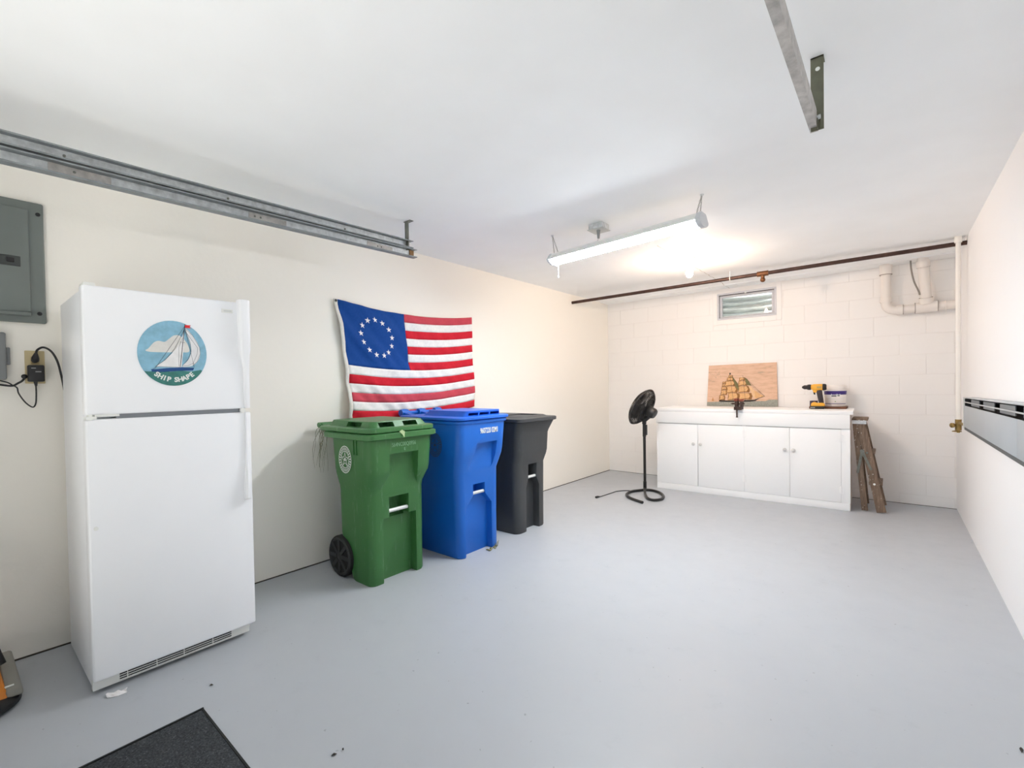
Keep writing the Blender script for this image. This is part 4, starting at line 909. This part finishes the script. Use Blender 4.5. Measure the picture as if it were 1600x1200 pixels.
# clamp-on vise at the front edge
vs = thing('bench_vise', (-1.25, 5.50, 0.96), 'small rusty clamp-on bench vise at the cabinet front edge', 'vise')
M_VISE = mat('dark_vise_iron', '4a3a34', 0.6, 0.4, var=0.3, vscale=50); M_VISER = mat('rusty_vise_jaw', '8a4a38', 0.7, 0.2, var=0.3, vscale=50)
vx, vy = -1.245, 5.515
m = MB(); m.box(vx - 0.045, vx + 0.030, vy - 0.03, vy + 0.05, 0.960, 0.985); m.box(vx - 0.040, vx - 0.010, vy - 0.03, vy + 0.045, 0.985, 1.05); m.box(vx + 0.012, vx + 0.035, vy - 0.03, vy + 0.045, 0.985, 1.05); m.build('body', M_VISE, vs, bevel=0.004)
m = MB(); m.box(vx - 0.045, vx - 0.008, vy - 0.035, vy + 0.045, 1.048, 1.078); m.box(vx + 0.004, vx + 0.038, vy - 0.035, vy + 0.045, 1.046, 1.070); m.build('jaw', M_VISER, vs, bevel=0.004)
m = MB(); m.cyl((vx - 0.075, vy, 1.02), (vx + 0.05, vy, 1.02), 0.009); m.cyl((vx - 0.072, vy - 0.03, 1.02), (vx - 0.072, vy + 0.03, 1.02), 0.004); m.build('screw', M_VISE, vs)
m = MB(); m.box(vx - 0.04, vx + 0.03, vy - 0.062, vy - 0.030, 0.955, 0.99); m.cyl((vx - 0.012, vy - 0.055, 0.96), (vx - 0.012, vy - 0.055, 0.885), 0.0075); m.lathe([(0.010, 0), (0.010, 0.01)], (vx - 0.012, vy - 0.055, 0.875), seg=10); m.build('clamp_screw', M_VISE, vs)

# ship poster leaning on the wall above the worktop
PB = Vector((-1.768, YB - 0.035, 0.9615)); PBR = Vector((-0.995, YB - 0.035, 0.9615)); PT = Vector((-1.748, YB - 0.010, 1.466)); PTR = Vector((-1.005, YB - 0.010, 1.477))
def ps_(u, v, off=0.0):
    b0 = PB.lerp(PBR, u); t0 = PT.lerp(PTR, u); p = b0.lerp(t0, v); return p + Vector((0, -1, 0.05)).normalized() * off
po = thing('ship_poster', (-1.38, YB - 0.03, 0.96), 'old print of a three-masted ship leaning on the wall above the cabinet', 'poster')
def postfn(t, b, c):
    mp = t.add('ShaderNodeMapping'); mp.inputs['Scale'].default_value = (2, 2, 9); t.link(t.obj(), mp.inputs['Vector'])
    f = t.noise(3.5, 5, 0.7, mp.outputs['Vector']); t.link(t.ramp(f, [(0.42, c), (0.60, lin('d2ad92')), (0.72, lin('ad9c88'))]), b.inputs['Base Color'])
def pm(n, c, v=0.2): return mat(n, c, 0.75, var=v, vscale=70)
mm = MB(); mm.hexa([ps_(0, 0, 0), ps_(1, 0, 0), ps_(1, 0, -0.004), ps_(0, 0, -0.004), ps_(0, 1, 0), ps_(1, 1, 0), ps_(1, 1, -0.004), ps_(0, 1, -0.004)]); mm.build('sheet', mat('poster_sky', 'dfbca2', 0.75, fn=postfn), po, smooth=False)
def ppoly(name, pts, mt, off=0.0008):
    a = [ps_(u, v, off) for u, v in pts]; m = MB(); m.prism(a, (0, -0.0005, 0)); return m.build(name, mt, po, smooth=False)
def pq(x, y): return ((x - 95) / 1285, (885 - y) / 790)   # poster layout grid
M_SAIL = pm('sail_ochre', 'dbae7a', 0.16); M_SAILD = pm('sail_shade', '94683a', 0.25); M_SEA = pm('poster_sea', '9a9d94', 0.22); M_HULL = pm('ship_hull', '2e2622', 0.1); M_OLIVE = pm('olive_sail', '75704a', 0.2); M_PALESAIL = pm('pale_sail', 'e2bd92', 0.12)
ppoly('sea', [pq(95, 885), pq(1380, 885), pq(1380, 758), pq(1230, 762), pq(1180, 785), pq(800, 790), pq(95, 810)], M_SEA)
ppoly('ship_hull', [pq(320, 800), pq(340, 770), pq(500, 778), pq(1000, 762), pq(1070, 735), pq(1000, 785), pq(900, 800), pq(500, 806)], M_HULL, 0.0016)
def sail(x0, x1, y0, y1, mt=None, sh=True):
    ym = (y0 + y1) / 2; xm = (x0 + x1) / 2; w_ = x1 - x0
    ppoly('sail_shade', [pq(x0 - 10, y0 - 4), pq(x1 + 6, y0 - 2), pq(x1 + 0.10 * w_ + 8, ym), pq(x1 + 10, y1 + 4), pq(xm, y1 - 2), pq(x0 - 16, y1 + 10)], M_SAILD, 0.0014)
    ppoly('sail', [pq(x0 - 4, y0 + 4), pq(xm, y0 + 1), pq(x1 - 0.20 * w_, y0 + 6), pq(x1 - 0.08 * w_, ym - 4), pq(x1 - 0.22 * w_, y1 - 14), pq(xm, y1 - 20), pq(x0 - 10, y1 - 2), pq(x0 + 4, ym)], mt or M_SAIL, 0.0020)
for a in ((395, 445, 420, 455), (390, 450, 465, 510), (380, 460, 520, 575), (372, 465, 585, 670), (340, 430, 680, 770)): sail(*a)
for a in ((510, 570, 300, 340), (480, 590, 345, 405), (450, 620, 410, 500), (480, 660, 510, 630), (510, 690, 640, 765)): sail(*a)
for a in ((715, 800, 350, 405), (700, 840, 415, 500), (700, 880, 510, 625), (715, 920, 640, 755)): sail(*a)
ppoly('staysail', [pq(560, 310), pq(680, 460), pq(700, 600), pq(640, 520), pq(600, 420)], M_OLIVE, 0.003)
ppoly('staysail', [pq(800, 345), pq(850, 380), pq(930, 500), pq(840, 490)], M_OLIVE, 0.003)
ppoly('jib', [pq(870, 505), pq(920, 520), pq(1060, 690), pq(980, 735), pq(930, 640)], M_PALESAIL, 0.0026)
ppoly('jib', [pq(980, 590), pq(1150, 700), pq(1000, 740)], M_SAIL, 0.003)
ppoly('mast_flag', [pq(512, 250), pq(545, 255), pq(532, 290), pq(516, 290)], M_HULL, 0.003)
m = MB()
for a, b_, wd in ((pq(525, 290), pq(600, 790), 0.004), (pq(770, 310), pq(820, 780), 0.004), (pq(430, 420), pq(400, 790), 0.003), (pq(800, 345), pq(1165, 700), 0.003), (pq(1165, 698), pq(980, 765), 0.005), (pq(545, 300), pq(770, 310), 0.002), (pq(350, 630), pq(345, 780), 0.003), (pq(440, 430), pq(545, 330), 0.002), (pq(930, 500), pq(1160, 700), 0.002)):
    m.bar(ps_(*a, 0.0034), ps_(*b_, 0.0034), wd * 0.6, 0.0006, Vector((0.7, 0, 0.7)))
m.build('rigging', M_HULL, po, smooth=False)
m = MB()
for k in range(34):                                            # worn emblem in the sky, drawn as faint pen strokes
    x = random.gauss(250, 52); yv = random.gauss(280, 38); a = random.uniform(-0.6, 0.6); L = random.uniform(12, 30)
    m.bar(ps_(*pq(x, yv), 0.001), ps_(*pq(x + L * cos(a), yv + L * sin(a)), 0.001), 0.0022, 0.0005, Vector((0, 0, 1)))
m.build('faded_emblem', pm('faded_ink', '98836f', 0.1), po, smooth=False)
ppoly('distant_sail', [pq(185, 785), pq(205, 710), pq(228, 785)], pm('far_sail', 'c08a5c', 0.1), 0.0016)

# things on the worktop
bd = MB().box(-0.66, -0.345, 5.90, 6.17, 0.9605, 0.983); bdo = bd.build('wooden_board', M_BOARD, loc=(-0.5, 6.0, 0.96), bevel=0.002); tag(bdo, 'dark brown board lying under the white pail', 'board')
pa_ = thing('paint_pail', (-0.448, 6.035, 0.983), 'white plastic pail with a purple label band on the cabinet', 'pail')
pcx, pcy, z0 = -0.445, 6.035, 0.9835
MB().lathe([(0.083, 0), (0.086, 0.006), (0.0955, 0.170), (0.0955, 0.19)], (pcx, pcy, z0), seg=40).build('pail_body', M_PAIL, pa_)
MB().lathe([(0.0915, 0.122), (0.0944, 0.124), (0.0972, 0.160), (0.0935, 0.162)], (pcx, pcy, z0), seg=40, cap=False).build('purple_band', M_PURPLE, pa_)
MB().lathe([(0.099, 0.176), (0.102, 0.180), (0.102, 0.192), (0.099, 0.195), (0.101, 0.197), (0.101, 0.214), (0.097, 0.220), (0.090, 0.222), (0.088, 0.216), (0.02, 0.216)], (pcx, pcy, z0), seg=40).build('pail_lid', M_PAIL, pa_)
MB().lathe([(0.0872, 0.026), (0.0882, 0.027), (0.0885, 0.031), (0.0875, 0.032)], (pcx, pcy, z0), seg=40, cap=False).build('label_line', M_PURPLE, pa_)
va = Vector((-pcx, -pcy, 0)).normalized(); vr = Vector((-va.y, va.x, 0))
def on_pail(ang, z_, off): 
    r = 0.0862 + (z_ - 0.006) / 0.164 * 0.0095 + off; return Vector((pcx, pcy, z0 + z_)) + (va * cos(ang) + vr * sin(ang)) * r
for a0, a1, zz0, zz1, mt in ((-0.36, 0.12, 0.100, 0.132, M_PRINT_W), (0.16, 0.46, 0.104, 0.130, M_PRINT_W), (-0.34, 0.10, 0.104, 0.115, mat('label_black', '2e2c38', 0.5)), (0.20, 0.40, 0.108, 0.118, mat('label_black2', '2e2c38', 0.5)), (-0.05, 0.06, 0.048, 0.056, mat('label_green', '7ea36a', 0.5))):
    m = MB(); off = 0.002 if mt is M_PRINT_W else 0.003
    m.hexa([on_pail(a0, zz0, off - 0.002), on_pail(a1, zz0, off - 0.002), on_pail(a1, zz0, off), on_pail(a0, zz0, off), on_pail(a0, zz1, off - 0.002), on_pail(a1, zz1, off - 0.002), on_pail(a1, zz1, off), on_pail(a0, zz1, off)]); m.build('label_block', mt, pa_, smooth=False)
MB().tube(smooth_path([on_pail(1.45, 0.168, 0.004), on_pail(1.2, 0.11, 0.012), on_pail(0.6, 0.085, 0.012), on_pail(0, 0.078, 0.012), on_pail(-0.6, 0.085, 0.012), on_pail(-1.2, 0.11, 0.012), on_pail(-1.45, 0.168, 0.004)]), 0.0015, 6).build('bail_handle', M_SILVER, pa_)
# cordless drill
dl = thing('cordless_drill', (-0.59, 5.86, 0.96), 'yellow and black cordless drill standing on its battery on the cabinet', 'drill')
dy = 5.86; sc = 0.985
def dpt_(x, z_): return Vector((x, dy, z_))
X = lambda a: -0.589 + a
m = MB(); m.lathe([(0.022, 0), (0.028, 0.01), (0.033, 0.03), (0.034, 0.09), (0.032, 0.115), (0.024, 0.128)], dpt_(X(-0.050), 1.187), (1, 0, 0), 24); m.build('motor_housing', M_YELLOW, dl)
m = MB(); m.lathe([(0.034, 0), (0.0352, 0.004), (0.0335, 0.022), (0.026, 0.032)], dpt_(X(0.052), 1.187), (1, 0, 0), 24); m.build('rear_cap', M_BLACK, dl)
m = MB(); m.lathe([(0.027, 0), (0.030, -0.012), (0.028, -0.030), (0.022, -0.036), (0.022, -0.060), (0.014, -0.072), (0.008, -0.080)], dpt_(X(-0.048), 1.187), (1, 0, 0), 20); m.build('chuck', M_BLACK, dl)
m = MB(); m.prism([(X(-0.040), dy - 0.018, 1.170), (X(0.020), dy - 0.018, 1.165), (X(0.020), dy - 0.018, 1.145), (X(-0.010), dy - 0.018, 1.128), (X(-0.028), dy - 0.018, 1.134)], (0, 0.036, 0)); m.build('trigger_guard', M_YELLOW, dl, bevel=0.005)
m = MB(); m.prism([(X(-0.030), dy - 0.010, 1.140), (X(-0.012), dy - 0.010, 1.140), (X(-0.012), dy - 0.010, 1.108), (X(-0.024), dy - 0.010, 1.112)], (0, 0.02, 0)); m.build('trigger', M_BLACK, dl, bevel=0.003)
m = MB(); m.hexa([(X(0.020), dy - 0.019, 1.02), (X(0.062), dy - 0.019, 1.02), (X(0.062), dy + 0.019, 1.02), (X(0.020), dy + 0.019, 1.02), (X(-0.006), dy - 0.019, 1.160), (X(0.045), dy - 0.019, 1.160), (X(0.045), dy + 0.019, 1.160), (X(-0.006), dy + 0.019, 1.160)]); m.build('grip', mat('dark_grip', '2f2629', 0.6), dl, bevel=0.010, bseg=3)
m = MB(); m.prism([(X(-0.050), dy - 0.032, 0.990), (X(0.068), dy - 0.032, 0.990), (X(0.070), dy - 0.032, 1.012), (X(0.055), dy - 0.032, 1.026), (X(0.0), dy - 0.032, 1.024), (X(-0.022), dy - 0.032, 1.036), (X(-0.044), dy - 0.032, 1.022)], (0, 0.064, 0)); m.build('foot', M_YELLOW, dl, bevel=0.006)
MB().box(X(-0.052), X(0.066), dy - 0.034, dy + 0.034, 0.961, 0.991).build('battery', M_BLACK, dl, bevel=0.005)
MB().box(X(-0.052), X(-0.012), dy - 0.0355, dy - 0.0335, 0.968, 0.981).build('label_plate', mat('grey_plate', '8f8f8c', 0.5), dl)
MB().box(X(0.005), X(0.045), dy - 0.0355, dy - 0.030, 1.176, 1.196).build('side_label', mat('worn_label', 'b59b5a', 0.5), dl)
bt = MB().box(-0.655, -0.590, 5.905, 5.975, 0.9836, 1.043); bto = bt.build('small_box', mat('dark_violet_box', '3c3149', 0.6), loc=(-0.62, 5.94, 0.96), bevel=0.003); tag(bto, 'small dark violet box behind the drill battery', 'box')

# ------------------------------------------------------------------ wooden stepladder, folded
la = thing('stepladder', (-0.15, 5.78, 0), 'short paint-splashed wooden stepladder leaning beside the white cabinet', 'ladder')
ys = (5.645, 5.985)
side = Vector((1, 0, 0.0))
for yy in ys:
    yin = yy + (0.03 if yy == ys[0] else -0.03)
    MB().bar((-0.068, yy, 0.005), (-0.222, yin, 0.845), 0.072, 0.024, side).build('front_rail', M_WOOD, la, bevel=0.002)
    MB().bar((-0.192, yy + 0.012, 0.005), (-0.260, yin, 0.835), 0.048, 0.022, side).build('rear_rail', M_WOOD, la, bevel=0.002)
for s in (0.31, 0.66):
    c = Vector((-0.068, 0, 0.005)).lerp(Vector((-0.222, 0, 0.845)), s)
    m = MB(); m.box(c.x - 0.045, c.x + 0.056, ys[0] - 0.008 + 0.03 * s, ys[1] + 0.008 - 0.03 * s, c.z - 0.010, c.z + 0.010); m.build('step', M_WOOD, la, bevel=0.002)
    MB().lathe([(0.010, 0), (0.010, 0.004), (0.005, 0.007)], (c.x - 0.004, ys[0] - 0.012 + 0.03 * s, c.z), (0, -1, 0), 10).build('bolt', M_PRINT_W if s < 0.5 else M_GALV_DULL, la)
m = MB(); m.box(-0.289, -0.168, 5.655, 5.975, 0.862, 0.884); m.build('top_cap', M_WOOD, la, bevel=0.003)
MB().box(-0.286, -0.178, 5.650, 5.655, 0.832, 0.866).build('cap_bracket', M_GALV, la)
for yy in (ys[0] - 0.006, ys[1] + 0.006):
    m = MB(); m.bar((-0.246, yy + 0.012, 0.36), (-0.210, yy + 0.004, 0.575), 0.020, 0.004, side); m.bar((-0.142, yy, 0.40), (-0.210, yy + 0.004, 0.575), 0.020, 0.004, side)
    m.lathe([(0.018, 0), (0.018, 0.006)], (-0.210, yy + 0.002, 0.572), (0, -1, 0), 12); m.build('spreader', M_GALV_DULL, la)
m = MB(); m.box(-0.215, -0.202, ys[0] + 0.02, ys[1] - 0.02, 0.20, 0.24); m.build('rear_brace', M_WOOD, la)

# ------------------------------------------------------------------ pedestal fan
fan = thing('pedestal_fan', (-2.12, 5.05, 0), 'black pedestal fan with a bent-tube base beside the cabinet', 'fan')
bp = [(-1.976, 4.658), (-2.076, 4.710), (-2.168, 4.772), (-2.232, 4.846), (-2.271, 4.932), (-2.277, 5.065), (-2.225, 5.177), (-2.174, 5.239), (-2.104, 5.253), (-2.009, 5.202), (-1.932, 5.104), (-1.884, 4.993), (-1.879, 4.88), (-1.931, 4.817), (-2.007, 4.866), (-2.09, 5.007), (-2.145, 5.123), (-2.170, 5.185)]
bpz = [0.0155] * 16 + [0.026, 0.040]
MB().tube(smooth_path([(x, y, z_) for (x, y), z_ in zip(bp, bpz)], 5), 0.0148, 12).build('base', M_FAN, fan)
px_, py_ = -2.178, 5.208
MB().tube([(px_, py_, 0.02), (px_, py_, 0.12), (px_, py_, 0.121), (px_, py_, 0.50), (px_, py_, 0.80)], [0.019, 0.019, 0.0155, 0.0155, 0.0155], 16).build('pole', M_FAN, fan)
m = MB(); m.cyl((px_, py_, 0.64), (px_, py_, 0.80), 0.020, 0.019); m.box(px_ + 0.01, px_ + 0.034, py_ - 0.018, py_ + 0.010, 0.66, 0.78); m.build('switch_box', M_FAN_P, fan, bevel=0.003)
Nb = Vector((0.873, -0.055, -0.459)).normalized(); HC = Vector((-2.192, 5.18, 0.984)); RF = 0.215
mo = HC + Nb * 0.072
m = MB(); m.lathe([(0.050, 0), (0.062, 0.02), (0.062, 0.085), (0.050, 0.105), (0.020, 0.112)], mo, Nb, 24); m.build('motor_housing', M_FAN_P, fan)
m = MB(); m.tube([(px_, py_, 0.79), (px_ + 0.005, py_ - 0.01, 0.83), mo + Nb * 0.05 - Vector((0, 0, 0.03))], [0.024, 0.026, 0.026], 14); m.build('tilt_neck', M_FAN_P, fan)
e1 = Nb.orthogonal().normalized(); e2 = Nb.cross(e1)
def guard(sign, depth, name):
    m = MB()
    m.ring(HC, Nb, RF, 0.006, 48, 6)
    for rr, dd in ((0.88, 0.55), (0.66, 0.85), (0.42, 1.0)): m.ring(HC + Nb * sign * depth * dd, Nb, RF * rr, 0.0022, 40, 5)
    for k in range(90):
        a = 2 * pi * k / 90; d_ = e1 * cos(a) + e2 * sin(a); d2 = e1 * cos(a + 0.12) + e2 * sin(a + 0.12); d3 = e1 * cos(a + 0.25) + e2 * sin(a + 0.25)
        m.tube([HC + d_ * RF, HC + d_ * RF * 0.97 + Nb * sign * depth * 0.35, HC + d2 * RF * 0.80 + Nb * sign * depth * 0.72, HC + d3 * RF * 0.30 + Nb * sign * depth], 0.0024, 4)
    m.lathe([(RF * 0.30, 0), (RF * 0.30, 0.006)], HC + Nb * sign * (depth - 0.003), Nb, 24)
    return m.build(name, M_FAN, fan)
guard(1, 0.078, 'rear_guard'); guard(-1, 0.070, 'front_guard')
MB().ring(HC, Nb, RF + 0.004, 0.011, 56, 8).build('guard_ring', mat('glossy_black_ring', '2a2726', 0.2), fan)
m = MB(); m.lathe([(0.028, -0.03), (0.030, 0.03)], HC, Nb, 18); m.build('hub', M_FAN_P, fan)
for k in range(3):
    a0 = 2 * pi * k / 3 + 0.5; m = MB(); G = []
    for i in range(6):
        rr = 0.03 + (RF * 0.86 - 0.03) * i / 5; row = []
        for j in range(7):
            t = j / 6 - 0.5; aa = a0 + t * (1.35 - 0.25 * i / 5); dd = e1 * cos(aa) + e2 * sin(aa); row.append(m.bm.verts.new(HC + dd * rr + Nb * (t * 0.055)))
        G.append(row)
    for p, q in zip(G, G[1:]):
        for j in range(6): m._f((p[j], p[j + 1], q[j + 1], q[j]))
    solid(m.build('blade', mat('fan_blade', '3a3836', 0.35) if k == 0 else bpy.data.materials['fan_blade'], fan), 0.003)
cc = [(-2.262, 5.14), (-2.315, 5.131), (-2.378, 5.097), (-2.435, 5.014), (-2.446, 4.905), (-2.458, 4.741), (-2.470, 4.64)]
MB().tube(smooth_path([(x, y, 0.0055) for x, y in cc]), 0.0048, 8).build('cord', M_BLACK, fan)
m = MB(); m.tube([(-2.470, 4.65, 0.009), (-2.474, 4.62, 0.010), (-2.480, 4.590, 0.010)], [0.006, 0.013, 0.012], 10); m.build('plug', M_BLACK, fan)
